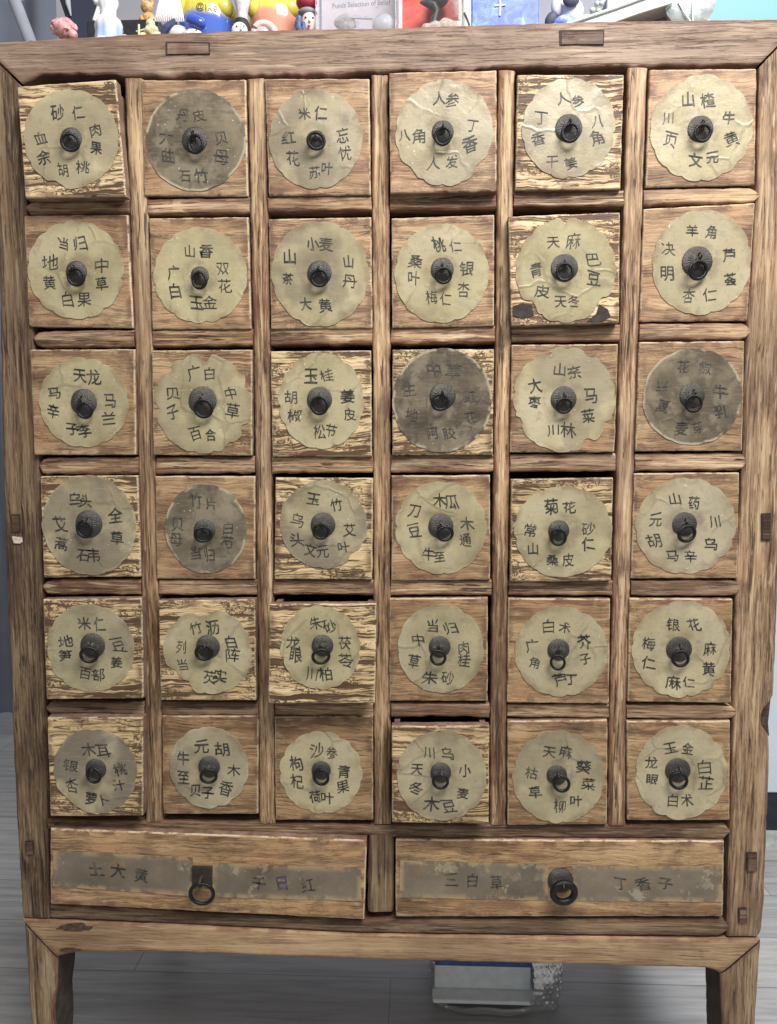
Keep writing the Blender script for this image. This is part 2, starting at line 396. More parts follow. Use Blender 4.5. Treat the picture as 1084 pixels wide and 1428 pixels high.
# ------------------------------------------------------------------ shaped boards
def tlist(n, L, r):
    t = list(np.linspace(0, 1, n))
    if r > 0: t += [k * r / L for k in (.12, .35, .7, 1)] + [1 - k * r / L for k in (.12, .35, .7, 1)]
    return sorted(set(min(1, max(0, round(x, 6))) for x in t))
def along(P, t):
    P = np.array(P, float)
    if len(P) == 2: return P[0] * (1 - t) + P[1] * t
    s = np.r_[0, np.cumsum(np.linalg.norm(np.diff(P, axis=0), axis=1))]; s /= s[-1]
    return np.array([np.interp(t, s, P[:, 0]), np.interp(t, s, P[:, 1])])
def slab(name, A, B, y0, th, mat, parent, color, ru=.003, rv=.0015, nl=None, nw=None, wob=.0006, relief=.0003, crown=0, seed=0, fa=None, fb=None, box=None):
    """board with a rounded front between two outlines A and B (x,z points); fa/fb shift an outline by metres along its run"""
    A = np.array(A, float); B = np.array(B, float)
    L = np.linalg.norm(A[-1] - A[0]); Wd = np.linalg.norm(along(B, .5) - along(A, .5))
    nl = nl or max(8, int(L / .007)); nw = nw or max(5, int(Wd / .007))
    T = tlist(nl, L, rv); S = tlist(nw, Wd, ru)
    V = []; E = []; nu = len(S); so = seed * 7.13
    for t in T:
        a, b = along(A, t), along(B, t); ac = (a - b) / (np.linalg.norm(a - b) + 1e-9)
        if fa: a = a + ac * fa(t)
        if fb: b = b - ac * fb(t)
        for s in S:
            p = a * (1 - s) + b * s
            du, dv = min(s, 1 - s) * Wd, min(t, 1 - t) * L
            e1 = wob * (nz(p[0] * 55 + so, p[1] * 55, 1) + .6 * nz(p[0] * 170 + so, p[1] * 170, 3)); e2 = wob * (nz(p[0] * 55 + so, p[1] * 55, 9) + .6 * nz(p[0] * 170, p[1] * 170 + so, 5))
            q = 0
            for dd, r in ((du, ru), (dv, rv)):
                if r > 0 and dd < r: q += r * (1 - math.sqrt(max(0, 1 - (1 - dd / r) ** 2)))
            y = y0 + q + crown * (2 * s - 1) ** 2 + relief * (nz(p[0] * 40 + so, p[1] * 40, 2) + .5 * nz(p[0] * 140, p[1] * 140 + so, 4))
            V.append((p[0] + e1, y, p[1] + e2)); E.append(min(du, dv))
    nt = len(T); Fc = []
    for i in range(nt - 1):
        for j in range(nu - 1): Fc.append((i * nu + j, i * nu + j + 1, (i + 1) * nu + j + 1, (i + 1) * nu + j))
    loop = [j for j in range(nu)] + [i * nu + nu - 1 for i in range(1, nt)] + [(nt - 1) * nu + j for j in range(nu - 2, -1, -1)] + [i * nu for i in range(nt - 2, 0, -1)]
    k = len(V)
    for i in loop: V.append((V[i][0], y0 + th, V[i][2])); E.append(.0)
    m = len(loop)
    for i in range(m): Fc.append((loop[i], loop[(i + 1) % m], k + (i + 1) % m, k + i))
    Fc.append(tuple(range(k, k + m)))
    if box:
        x0, x1, z0, z1, dep = box; mb = MB(); w = .007; ya = y0 + th - .001
        mb.box(x0, x0 + w, ya, ya + dep, z0, z1); mb.box(x1 - w, x1, ya, ya + dep, z0, z1)
        mb.box(x0 + w, x1 - w, ya, ya + dep, z0, z0 + w); mb.box(x0 + w, x1 - w, ya + dep - w, ya + dep, z0 + w, z1)
        kk = len(V); V += mb.V; Fc += [tuple(i + kk for i in f) for f in mb.F]; E += [.004] * len(mb.V)
    c = np.mean(V[:k], axis=0)
    nf = (nt - 1) * (nu - 1); mi = [0] * nf + [1] * (len(Fc) - nf) if isinstance(mat, list) else None
    return build(name, V, Fc, mat, parent, c, color, True, mi, E)
def PX(pts, y=0.0): return [xz(u, v, y) for u, v in pts]

# ------------------------------------------------------------------ setting
mb = MB(); mb.add([(-4, -3, 0), (4, -3, 0), (4, 1.95, 0), (-4, 1.95, 0)], [(0, 1, 2, 3)])
tag(mb.build('floor', planks(), None, (0, 0, 0), smooth=False), None, None, kind='structure')
mb = MB(); mb.box(-4, 4, 1.95, 2.05, .0, 2.7)
tag(mb.build('wall', plain('lavender_wall_paint', (.72, .72, .80), .7, var=.04, scale=3), None, (0, 2, 0), smooth=False), None, None, kind='structure')

# ------------------------------------------------------------------ the cabinet
ZT = at(540, 38)[2]                   # height of its top
XL, XR = at(0, 700)[0], at(1088, 700)[0]
DEPTH = .42
cab = empty('medicine_cabinet', (0, .2, 0), 'weathered wooden medicine cabinet with rows of small ring-pull drawers carrying handwritten round paper labels', 'cabinet')
rnd = random.Random(5)
DARK_IN = (.5, .12, .4)
# carcass boards behind the front frame
mb = MB(); mb.box(XL + .004, XL + .02, .041, DEPTH, .195, ZT - .006); mb.build('side_panel', FZ, cab, (XL, .2, .8), (.11, .35, .4, 1), False)
mb = MB(); mb.box(XR - .02, XR - .004, .041, DEPTH, .195, ZT - .006); mb.build('side_panel', FZ, cab, (XR, .2, .8), (.21, .35, .4, 1), False)
mb = MB(); mb.box(XL + .0205, XR - .0205, .041, DEPTH, ZT - .022, ZT - .003); mb.build('top_panel', FX, cab, (0, .2, ZT), (.31, .5, .3, 1), False)
mb = MB(); mb.box(XL + .0205, XR - .0205, DEPTH - .012, DEPTH - .001, .21, ZT - .0225); mb.build('back_panel', FX, cab, (0, DEPTH, .8), (.41, .3, .4, 1), False)
mb = MB(); mb.box(XL + .0205, XR - .0205, .041, DEPTH - .0125, .212, .226); mb.build('bottom_panel', FX, cab, (0, .2, .2), (.51, .3, .4, 1), False)

def under(seed, amp, f=26):
    return lambda t: amp * (max(0, nz(t * f, seed) + .15) - .1) + amp * .25 * nz(t * f * 4, seed + 9)
# top rail, mitred into the posts
slab('top_rail', PX([(-27, 60), (200, 46.5), (380, 41), (540, 38.5), (700, 33), (850, 29), (1122, 25)]),
     PX([(31, 117), (60, 104.5), (350, 105), (540, 101), (700, 95), (900, 92), (1030, 91), (1058, 90.5)]), -.001, .042, FX, cab, (.13, .66, .15, .62), .0035, .0008, nl=200, wob=.0007, relief=.0007, seed=1, fb=lambda t: under(3, .009, 22)(t) if .05 < t < .95 else 0)
# posts
def notch(t): return -.0125 * math.exp(-((t - .735) / .017) ** 4) - .002 * math.exp(-((t - .76) / .03) ** 2)
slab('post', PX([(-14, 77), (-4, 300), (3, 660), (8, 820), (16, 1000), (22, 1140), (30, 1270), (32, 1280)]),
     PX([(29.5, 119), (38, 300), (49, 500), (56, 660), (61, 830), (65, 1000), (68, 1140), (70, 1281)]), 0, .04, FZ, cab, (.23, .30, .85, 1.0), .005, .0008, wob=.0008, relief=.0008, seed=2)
slab('post', PX([(1060, 92.5), (1055, 262), (1041, 475), (1036, 640), (1027, 820), (1022, 990), (1018, 1150), (1014, 1306)]),
     PX([(1113, 36), (1101, 400), (1090, 700), (1084, 880), (1078, 1000), (1071, 1140), (1066, 1270), (1063, 1300), (1057, 1306.5)]), 0, .04, FZ, cab, (.37, .70, .75, .95), .004, .0008, wob=.0008, relief=.0008, seed=3, fb=notch)
# uprights between the columns
ST = [([(173, 109), (188, 470), (202, 1000), (203.5, 1147)], [(199.5, 109), (212, 470), (226, 1000), (227.5, 1147)]),
      ([(345, 109), (353, 470), (361, 1000), (361.5, 1149)], [(369.5, 109), (377, 470), (383, 1000), (384, 1149)]),
      ([(517.5, 104), (520, 470), (521.5, 1000), (522, 1150)], [(541.5, 104), (544.5, 470), (545, 1000), (545.5, 1150)]),
      ([(695, 98), (691, 470), (684, 1000), (683.5, 1151)], [(719, 98), (713, 470), (707, 1000), (706.5, 1151)]),
      ([(876, 94), (864.5, 480), (850, 1000), (848.5, 1152)], [(903, 94), (890.5, 480), (874, 1000), (873, 1152)])]
for i, (a, b) in enumerate(ST):
    slab('stile', PX(a), PX(b), -.0015, .032, FZ, cab, ((.07 + .17 * i) % 1, .70 + .035 * i, .92 - .2 * (i == 4), 1.15), .003, .002, wob=.0011, relief=.0007, crown=.0010, seed=10 + i)
# crosspieces between the rows
RL = [((279, 262), (300, 284.5)), ((460, 450), (484.5, 474)), ((637.5, 631), (661.5, 656.5)), ((807.5, 809), (829.5, 831)), ((978, 983), (996.5, 1003))]
def lerp(a, b, t): return a + (b - a) * t
def edge_at(P, v): return np.interp(v, [p[1] for p in P], [p[0] for p in P])
LPOST = [(29.5, 119), (38, 300), (49, 500), (56, 660), (61, 830), (65, 1000), (68, 1140), (70, 1281)]
RPOST = [(1060, 92.5), (1055, 262), (1041, 475), (1036, 640), (1027, 820), (1022, 990), (1018, 1150), (1014, 1306)]
for r, (tp, bt) in enumerate(RL):
    for c in range(6):
        lft = LPOST if c == 0 else ST[c - 1][1]; rgt = RPOST if c == 5 else ST[c][0]
        vm = lerp((tp[0] + bt[0]) / 2, (tp[1] + bt[1]) / 2, c / 5)
        x0, x1 = edge_at(lft, vm) + .6, edge_at(rgt, vm) - .6
        f0, f1 = (x0 - 100) / 875, (x1 - 100) / 875
        a = [(x0, lerp(tp[0], tp[1], f0) + .3), (x1, lerp(tp[0], tp[1], f1) + .3)]
        b = [(x0, lerp(bt[0], bt[1], f0)), (x1, lerp(bt[0], bt[1], f1))]
        if c == 0: a[0] = (x0 + 5, a[0][1]); b[0] = (x0 + 5, b[0][1]); a.insert(0, (x0 - 1, vm - 2)); b.insert(0, (x0 - 1, vm + 2))
        if c == 5: a[1] = (x1 - 2, a[1][1]); b[1] = (x1 - 2, b[1][1]); a.append((x1 + 6, vm - 2)); b.append((x1 + 6, vm + 2))
        slab('crosspiece', PX(a, -.001), PX(b, -.001), -.001 if c < 5 else -.0015, .028, FX, cab, (rnd.random(), .74 + .14 * rnd.random() - .16 * (c == 0) - .035 * r, .65 + .35 * rnd.random(), 1.0 + .3 * rnd.random()), .003, .0006, wob=.0012, relief=.0007, seed=20 + r * 6 + c, fb=under(r * 6 + c, .0018, 7))  # lower rows and left column toned down, painting in the light's falloff
slab('crosspiece', PX([(66, 1142), (384, 1147.5), (545, 1150), (900, 1150), (1012, 1149), (1018, 1158)]), PX([(68, 1157), (120, 1153), (384, 1164), (513, 1166), (552, 1168), (900, 1170), (1010, 1171), (1018, 1161)]), -.0005, .03, FX, cab, (.83, .46, .85, 1), .004, .001, nl=150, wob=.0009, relief=.0007, seed=61, fb=under(5, .0026, 16))
slab('stile', PX([(529, 1158.5), (513.5, 1166), (512, 1262), (513, 1272)]), PX([(534, 1158.5), (550, 1166), (549.5, 1262), (548.5, 1272)]), -.0005, .03, FZ, cab, (.63, .44, .85, 1), .004, .001, wob=.0007, seed=62, crown=.001)
slab('bottom_rail', PX([(70, 1262), (513, 1284), (552, 1281), (1008, 1280), (1016, 1291)]), PX([(70, 1281), (220, 1287.5), (513, 1301.5), (700, 1304), (1004, 1306.5), (1016, 1296)]), -.0005, .036, FX, cab, (.71, .40, .85, 1), .004, .001, nl=150, wob=.0008, relief=.0007, seed=63)
# stand: pale rail mitred into the legs
slab('stand_rail', PX([(32, 1281.5), (220, 1289), (500, 1302.5), (700, 1305.5), (1060, 1309.5)]), PX([(81.5, 1334.5), (90, 1331), (110, 1327.5), (220, 1327), (540, 1338), (987, 1349.5), (1000, 1355), (1004, 1357.5)]), -.002, .05, FX, cab, (.19, .76, .95, .45), .0035, .0008, nl=150, wob=.0006, relief=.0005, seed=64)
def leg_line(u0, v0, u1, v1):
    a, b = xz(u0, v0), xz(u1, v1); k = (0 - a[1]) / (b[1] - a[1]); return [a, a + (b - a) * k]
a = leg_line(33, 1286, 43, 1428); b0 = leg_line(79.5, 1336, 77, 1428)
slab('leg', a, b0, -.0015, .055, [FZ, LEGSHADE], cab, (.29, .46, .9, 1), .006, .0005, wob=.0008, relief=.0008, seed=65, fb=lambda t: -.003 * math.exp(-((t - .35) / .1) ** 2))
a = leg_line(1006, 1359, 1008, 1428); b1 = leg_line(1062, 1312, 1054, 1428)
slab('leg', a, b1, -.0015, .055, [FZ, LEGSHADE], cab, (.87, .58, .8, 1), .006, .0005, wob=.0008, relief=.0008, seed=66)
for x in (XL + .045, XR - .075):
    mb = MB(); mb.box(x, x + .04, DEPTH - .045, DEPTH - .004, 0, .2118); rounded(mb.build('leg', FZ, cab, (x, DEPTH, .1), (.33, .35, .4, 1), False), .004)
# tenon ends and repairs showing on the frame
def inset(name, q, tone, parent, y=-.0026, rimcol=None):
    P = PX(q); c = np.mean(P, axis=0)
    mb = MB(); outer = [(p[0], y + .0006, p[1]) for p in P]; o2 = [(p[0], y + .004, p[1]) for p in P]
    mb.add(outer + o2, [(0, 1, 2, 3)] + [(i, (i + 1) % 4, 4 + (i + 1) % 4, 4 + i) for i in range(4)], 0)
    inn = [c + (p - c) * np.array([.93, .80]) if abs(P[1][0] - P[0][0]) > abs(P[2][1] - P[1][1]) else c + (p - c) * np.array([.78, .9]) for p in P]
    a = [(p[0] + .0004, y, p[1] - .0008) for p in inn]; b = [(p[0] + .0004, y + .002, p[1] - .0008) for p in inn]
    mb.add(a + b, [(0, 1, 2, 3)] + [(i, (i + 1) % 4, 4 + (i + 1) % 4, 4 + i) for i in range(4)], 1)
    mb.build(name, [DARKRIM, FX], parent, (c[0], y, c[1]), tone, False)
inset('tenon_end', [(232, 59), (293, 59.5), (293.5, 76.5), (232, 77.5)], (.77, .52, .12, 1), cab)
inset('tenon_end', [(780, 43), (842.5, 42.5), (842, 63.5), (780.5, 64)], (.47, .36, .12, 1), cab)
inset('tenon_end', [(1061.5, 716), (1074.5, 715), (1074, 753), (1061, 753.5)], (.27, .10, .2, 1), cab)
inset('tenon_end', [(16.5, 717), (28.5, 717), (29, 741), (17, 741)], (.67, .22, .4, 1), cab)
inset('tenon_end', [(1041, 1188), (1055, 1188), (1055, 1214), (1041, 1214)], (.57, .45, .4, 1), cab)
inset('tenon_end', [(1029.5, 1265.5), (1041, 1265.5), (1041, 1286), (1029, 1286)], (.07, .48, .4, 1), cab)
inset('tenon_end', [(36, 1172), (47, 1172), (48, 1190), (37, 1190)], (.17, .25, .4, 1), cab)
mb = MB(); P = [at(u, v, -.0024) for u, v in [(16.5, 748), (30, 749.5), (30.5, 756), (28, 758), (19, 757.5)]]
mb.add(P + [p + np.array([0, .002, 0]) for p in P], [(0, 1, 2, 3, 4)] + [(i, (i + 1) % 5, 5 + (i + 1) % 5, 5 + i) for i in range(5)])
mb.build('paper_scrap', plain('scrap_paper', (.62, .52, .46), .7, scale=300, var=.3), cab, np.mean(P, axis=0), None, False)
# dark worn spots on the pale stand rail
def blot(name, c, rx, ry, mat, parent, seed, y=-.0030, n=40):
    V = []
    for i in range(n):
        a = 2 * math.pi * i / n; k = 1 + .45 * nz(math.cos(a) * 2.1 + seed, math.sin(a) * 2.1, seed) + .2 * nz(math.cos(a) * 7, math.sin(a) * 7, seed)
        V.append(at(c[0] + rx * k * math.cos(a), c[1] + ry * k * math.sin(a), y))
    V2 = [v + np.array([0, .0022, 0]) for v in V]
    return build(name, V + V2, [tuple(range(n))] + [(i, (i + 1) % n, n + (i + 1) % n, n + i) for i in range(n)], mat, parent, np.mean(V, axis=0), None, False)
BARK = plain('bark_stain', (.085, .052, .038), .85, var=.5, scale=180, bump=.001)
blot('worn_patch', (104, 1293.5), 24, 4.6, BARK, cab, 3.3); blot('worn_patch', (97, 1325), 14, 2.6, BARK, cab, 6.1)

VV = [at(u, v, .018) for u, v in [(1056, 966), (1075, 974), (1073.5, 990), (1071.5, 1008), (1073, 1026), (1056, 1032)]]; n = 6
build('worn_patch', VV + [v + np.array([0, .02, 0]) for v in VV], [tuple(range(n))] + [(i, (i + 1) % n, n + (i + 1) % n, n + i) for i in range(n)], BARK, cab, np.mean(VV, axis=0), None, False)

# ------------------------------------------------------------------ the drawers
ZO = {1: (0, 90, 2.93), 2: (355, 90, 2.93), 3: (700, 80, 2.823), 4: (20, 460, 3.097), 5: (360, 460, 3.097), 6: (700, 460, 2.823),
      7: (20, 820, 3.097), 8: (360, 820, 3.097), 9: (690, 820, 2.751)}
CORN = {(0, 0): [(23, 120), (161, 110), (176, 273), (35, 276)],
        (0, 1): [(197, 111), (343, 110.5), (346, 273.6), (201, 272)],
        (0, 2): [(369, 109), (515.4, 109), (517, 271), (375, 272.6)],
        (0, 3): [(542.7, 101), (693, 97.5), (693, 266), (544.4, 269)],
        (0, 4): [(722, 103.4), (870.7, 103.4), (865.8, 263.5), (718.8, 265)],
        (0, 5): [(906.5, 96), (1056, 95), (1053.5, 257), (901, 260.7)],
        (1, 0): [(33, 300), (178, 299), (186, 457), (40, 455)],
        (1, 1): [(208, 304), (346.5, 302), (350.5, 458.6), (212, 458.6)],
        (1, 2): [(374.5, 305), (518, 302), (519.5, 457.6), (378, 458.6)],
        (1, 3): [(546, 304), (689.5, 299), (689.5, 454.5), (547, 457)],
        (1, 4): [(709, 301.4), (865.4, 295.4), (864, 450), (713.5, 454.4)],
        (1, 5): [(898.4, 290.8), (1054, 282.6), (1043, 446.6), (892.3, 448.4)],
        (2, 0): [(41.6, 487.4), (188, 486.5), (189.5, 634.4), (47.4, 634.4)],
        (2, 1): [(211, 488.4), (351.6, 487.4), (351.6, 635.3), (213.7, 634.4)],
        (2, 2): [(376.8, 489.7), (517.6, 488.4), (518.9, 636.6), (380, 637)],
        (2, 3): [(547.3, 487.4), (689.4, 486.5), (687.7, 634.4), (547.3, 635)],
        (2, 4): [(714, 480.5), (863, 479.5), (857.6, 630.7), (711.3, 630.7)],
        (2, 5): [(891.3, 477), (1039, 475), (1035.8, 628.3), (886.7, 629.3)],
        (3, 0): [(55.5, 664), (192, 662.8), (196.6, 804.5), (60.4, 805.5)],
        (3, 1): [(216, 664), (355.8, 664), (355.8, 808), (218.6, 807)],
        (3, 2): [(384, 665.7), (520.5, 666.7), (519.2, 808.7), (382.6, 808)],
        (3, 3): [(546.3, 663.4), (683.9, 662.5), (683.9, 808.7), (545.7, 809.7)],
        (3, 4): [(713.5, 668.3), (855.9, 666), (853, 810.7), (711.7, 811.4)],
        (3, 5): [(885, 660), (1032, 659), (1029.4, 806.4), (880, 807)],
        (4, 0): [(59.4, 836), (197.6, 834.5), (200, 974.3), (64.2, 975.6)],
        (4, 1): [(220.8, 837.8), (355.8, 836), (357.4, 977), (223.4, 977)],
        (4, 2): [(376, 842.6), (525.3, 842), (523, 981.5), (374, 981.5)],
        (4, 3): [(543, 834.5), (680.6, 833.6), (680.6, 978.2), (543, 977.6)],
        (4, 4): [(709, 834.5), (851.7, 835.3), (850, 981.7), (707.4, 980)],
        (4, 5): [(878.3, 834.5), (1022.6, 835.3), (1020, 980.7), (876, 978.9)],
        (5, 0): [(65.2, 1000.8), (199.2, 1000.8), (199.2, 1138), (70, 1139)],
        (5, 1): [(225.7, 998.6), (360.6, 998.6), (359.7, 1135.8), (227.3, 1135.8)],
        (5, 2): [(382.6, 1000), (520.5, 998.6), (520.5, 1144.5), (384.2, 1143.9)],
        (5, 3): [(546.3, 1013), (683, 1013), (682, 1149.4), (546.6, 1147.7)],
        (5, 4): [(708, 1006), (848, 1004.3), (847, 1150), (708, 1151.5)],
        (5, 5): [(874.7, 1006), (1019, 1005.4), (1018.2, 1144.6), (875.4, 1144.6)]}
# row, col, zoom, proud mm, weathering, lightness | label cx cy rx ry, dark, stain | plate x y r | ring x y r | words | bites (angle, width, depth)
SPEC = """
0 0 1 26 .95 .50|290 305 195 202 0 .4|288 300 47|288 318 38|砂238,195 仁320,195 肉390,268 果392,342 胡258,430 桃340,418 血168,300 余182,378|250 .18 .06
0 1 1 4 .08 .50|800 310 205 207 .9 .3|795 305 55|800 325 38|丹752,208 皮815,208 贝905,298 母905,378 石755,455 竹822,455 大680,295 曲690,375|
1 0 1 4 .15 .53|312 840 198 202 0 0|310 845 46|312 868 38|当260,732 归330,732 中418,822 草415,895 白275,962 果345,962 地208,808 黄205,890|
1 1 1 4 .12 .53|820 862 192 195 0 .1|815 862 40|816 882 36|山778,762 香843,765 双912,835 花922,905 玉805,972 金857,972 广712,850 白717,925|
0 2 2 5 .08 .53|250 305 190 205 .06 .6|252 305 40|252 312 38|米203,203 仁272,198 忘362,290 忧372,362 苏245,440 叶297,425 红140,298 花158,385|
0 3 2 13 .08 .56|775 280 200 217 0 .3|770 272 48|770 293 38|人755,135 参808,145 丁892,250 香880,330 人730,400 发805,395 八612,290 角672,292|318 .2 .06 225 .2 .05
1 2 2 4 .22 .53|268 855 200 215 .06 .6|265 850 53|265 872 38|小238,732 麦296,735 山387,805 丹388,885 大210,980 黄290,985 山145,785 茶137,875|
1 3 2 5 .22 .54|765 855 195 202 0 .1|768 835 50|772 862 36|桃755,735 仁822,742 银868,835 杏855,918 梅725,950 仁782,958 桑660,805 叶655,875|
0 4 3 8 .92 .52|262 280 185 197 0 .45|265 275 57|270 297 38|人240,160 参298,170 八378,250 角372,318 干195,415 姜270,415 丁155,240 香143,320|
0 5 3 4 .06 .55|785 280 203 210 0 .05|785 278 54|790 298 37|山733,165 楂810,170 牛893,240 黄905,320 文762,405 元828,395 川655,240 页665,325|
1 4 3 16 .85 .54|252 840 200 205 0 .15|248 826 57|248 845 37|天205,727 麻280,725 巴362,797 豆362,872 天233,965 冬285,960 青135,835 皮155,922|92 .05 .10 225 .16 .10 318 .16 .10
1 5 3 4 .06 .55|785 808 208 207 0 0|772 802 64|772 838 42|羊750,685 角823,688 芦895,780 荟900,875 杏735,940 仁818,935 决655,755 明652,850|
2 0 4 6 .10 .46|300 315 195 195 0 .1|298 312 60|305 348 37|天282,198 龙345,205 马415,308 兰410,380 子252,425 李305,435 马175,270 辛172,350|
2 1 4 7 .35 .48|815 320 210 217 0 .35|812 305 65|818 340 43|广778,185 白845,190 中935,272 草945,350 百782,448 合848,455 贝685,275 子688,355|85 .10 .17 135 .12 .08 20 .1 .05 185 .1 .05 300 .1 .05 330 .1 .08
3 0 4 6 .90 .48|325 845 205 215 .22 .6|320 838 62|304 860 40|乌265,735 头312,738 全440,800 草445,895 石300,975 韦347,975 艾200,838 蒿205,925|
3 1 4 4 .10 .46|828 860 178 192 .85 .3|820 866 50|816 884 38|竹785,735 片850,750 白925,855 芍922,915 当785,965 归845,972 贝705,840 母698,905|
2 2 5 6 .90 .49|272 308 188 208 0 0|265 300 58|265 326 42|玉228,195 桂297,195 姜388,285 皮398,365 松265,440 节315,435 胡142,290 椒160,368|
2 3 5 7 .85 .49|795 305 217 225 1 .2|798 285 60|786 312 40|中762,170 草845,175 红915,285 花920,375 阿755,445 胶825,445 生655,255 地665,365|
3 2 5 6 .92 .47|282 840 190 190 .12 .7|280 842 57|272 870 38|玉240,730 竹338,755 艾395,865 叶370,938 文225,950 元280,955 乌170,820 头168,905|315 .15 .06
3 3 5 5 .06 .50|790 855 200 200 .05 .2|790 848 58|808 880 38|木785,735 瓜835,740 木905,838 通895,905 牛735,970 至785,980 刀675,785 豆675,865|
2 4 6 6 .15 .47|245 275 204 208 0 .5|245 272 54|245 298 34|山228,155 奈285,165 马350,260 菜340,340 川200,395 林260,395 大132,220 枣130,285|110 .12 .07 60 .12 .07 330 .10 .10 205 .10 .09 300 .12 .12 250 .1 .03
2 5 6 6 .08 .48|750 265 198 190 .92 .4|752 258 52|755 290 36|花715,145 椒800,150 牛860,240 乳865,320 麦708,385 芽770,385 半630,225 夏635,300|
3 4 6 11 .95 .47|240 793 195 180 0 .2|226 790 44|222 815 36|菊195,695 花265,697 砂340,782 仁340,840 桑200,905 皮263,905 常112,790 山122,860|
3 5 6 4 .12 .48|722 773 200 190 0 0|722 765 52|728 802 40|山680,665 药757,680 川838,755 乌822,842 马672,888 辛742,890 元605,750 胡600,828|
4 0 7 17 .90 .46|330 260 190 190 .10 .45|336 250 57|324 288 40|米303,152 仁367,155 豆450,245 姜445,318 百308,368 部365,375 地225,230 笋222,290|
4 1 7 15 .90 .48|835 275 195 185 0 .1|835 255 55|820 278 40|竹785,170 沥858,170 白937,230 阵945,290 芡842,385 实890,380 列722,255 当730,330|95 .22 .16 225 .42 .16
5 0 7 20 .85 .46|350 790 182 180 .22 .9|350 785 48|344 808 38|木325,695 耳383,700 桃458,780 汁452,850 萝335,905 卜395,915 银245,765 杏250,850|225 .3 .05
5 1 7 4 .06 .44|840 775 172 175 .26 .5|840 775 50|840 812 38|元812,685 胡898,695 木948,785 香915,865 贝782,875 子838,885 牛730,735 至733,815|
4 2 8 34 .95 .50|270 258 175 180 0 0|278 250 50|272 295 40|朱248,150 砂310,165 茯375,235 苓378,315 川233,370 柏293,370 龙152,235 眼165,290|
4 3 8 5 .06 .46|790 262 188 190 .18 .45|785 255 50|778 300 37|当755,160 归832,172 肉890,255 桂890,312 朱742,388 砂820,388 中690,222 草675,315|
5 2 8 5 .08 .44|272 795 180 178 .10 .35|272 790 44|272 815 40|沙257,700 参318,710 青372,790 果368,860 荷248,900 叶303,905 枸165,757 杞170,832|
5 3 8 27 .80 .46|792 812 198 195 .12 .4|790 800 48|788 835 38|川740,710 乌818,712 小895,785 麦887,885 木750,930 豆822,940 天685,780 冬683,862|
4 4 9 5 .12 .52|255 245 180 172 0 0|246 238 45|242 285 32|白208,145 术268,150 芥345,205 子348,272 芦250,350 丁295,350 广145,222 角153,285|
4 5 9 5 .15 .52|715 235 192 186 0 .2|710 236 53|712 270 36|银685,140 花765,140 麻825,232 黄820,312 麻685,362 仁745,360 梅590,212 仁590,285|
5 4 9 6 .10 .50|245 725 178 178 0 .35|240 720 42|256 750 36|天208,628 麻273,628 葵342,685 菜358,752 柳250,835 叶312,815 枯142,708 草155,780|
5 5 9 5 .15 .48|715 708 178 180 0 .2|705 702 52|705 738 38|玉672,612 金740,615 白805,685 芷812,745 白682,812 术738,810 龙600,668 眼605,732|
"""
PROUD = """pulled slightly out"""
# handle pieces, built once and shared
def plate_mesh():
    n = 48; prof = [(1.0, .0), (1.0, .10), (.94, .17), (.80, .30), (.62, .40), (.45, .46), (.30, .49), (.22, .60), (.20, .78), (.13, .90), (.0, .93)]
    V = []; Fc = []
    for i, (r, h) in enumerate(prof):
        for j in range(n):
            a = 2 * math.pi * j / n; f = 1 + (.012 * math.cos(23 * a) + .012 * math.cos(5 * a + 1) if .2 < i < 7 else 0); fh = h + (.022 * math.cos(23 * a) if 2 < i < 7 else 0)
            V.append((r * f * math.cos(a), -fh, r * f * math.sin(a)))
    for i in range(len(prof) - 1):
        for j in range(n): Fc.append((i * n + j, i * n + (j + 1) % n, (i + 1) * n + (j + 1) % n, (i + 1) * n + j))
    Fc.append(tuple(range(n)))
    # staple that carries the ring
    mb = MB(); mb.add(V, Fc)
    mb.tube([(-.13 * math.cos(a) * 0, -.60 - .98 * math.sin(a), .26 - .20 * math.cos(a)) for a in np.linspace(0, math.pi, 9)], .075, 0, 8)
    return mb
def torus(R_, r_, nu=40, nv=14):
    V = []; Fc = []
    for i in range(nu):
        a = 2 * math.pi * i / nu
        for j in range(nv):
            b = 2 * math.pi * j / nv; q = R_ + r_ * math.cos(b)
            V.append((q * math.cos(a), r_ * math.sin(b), q * math.sin(a)))
    for i in range(nu):
        for j in range(nv): Fc.append((i * nv + j, ((i + 1) % nu) * nv + j, ((i + 1) % nu) * nv + (j + 1) % nv, i * nv + (j + 1) % nv))
    return V, Fc
_p = plate_mesh().build('back_plate', IRON); PLATE = _p.data; bpy.data.objects.remove(_p)
RINGM = plain('dark_ring_iron', (.040, .040, .044), .30, metal=.85, var=.5, scale=300, bump=.0005)
_r = build('pull_ring', *torus(.83, .17), RINGM); RING = _r.data; bpy.data.objects.remove(_r)

_cache = {}
def glyph(ch, off=.006):
    if (ch, off) not in _cache:
        c = bpy.data.curves.new('glyph', 'FONT'); c.body = ch; c.size = 1; c.offset = off; c.resolution_u = 3
        o = bpy.data.objects.new('glyph', c); COL.objects.link(o)
        me = bpy.data.meshes.new_from_object(o.evaluated_get(bpy.context.evaluated_depsgraph_get()))
        V = np.array([v.co[:2] for v in me.vertices]); Fc = [tuple(p.vertices) for p in me.polygons]
        bpy.data.objects.remove(o); bpy.data.curves.remove(c); bpy.data.meshes.remove(me)
        if len(V): V = V - (V.min(0) + V.max(0)) / 2
        _cache[ch, off] = (V, Fc)
    return _cache[ch, off]
_isl = {}
def islands(ch, n, Fc):
    if ch not in _isl:
        par = list(range(n))
        def fd(i):
            while par[i] != i: par[i] = par[par[i]]; i = par[i]
            return i
        for f in Fc:
            for k in f[1:]: par[fd(f[0])] = fd(k)
        _isl[ch] = [fd(i) for i in range(n)]
    return _isl[ch]
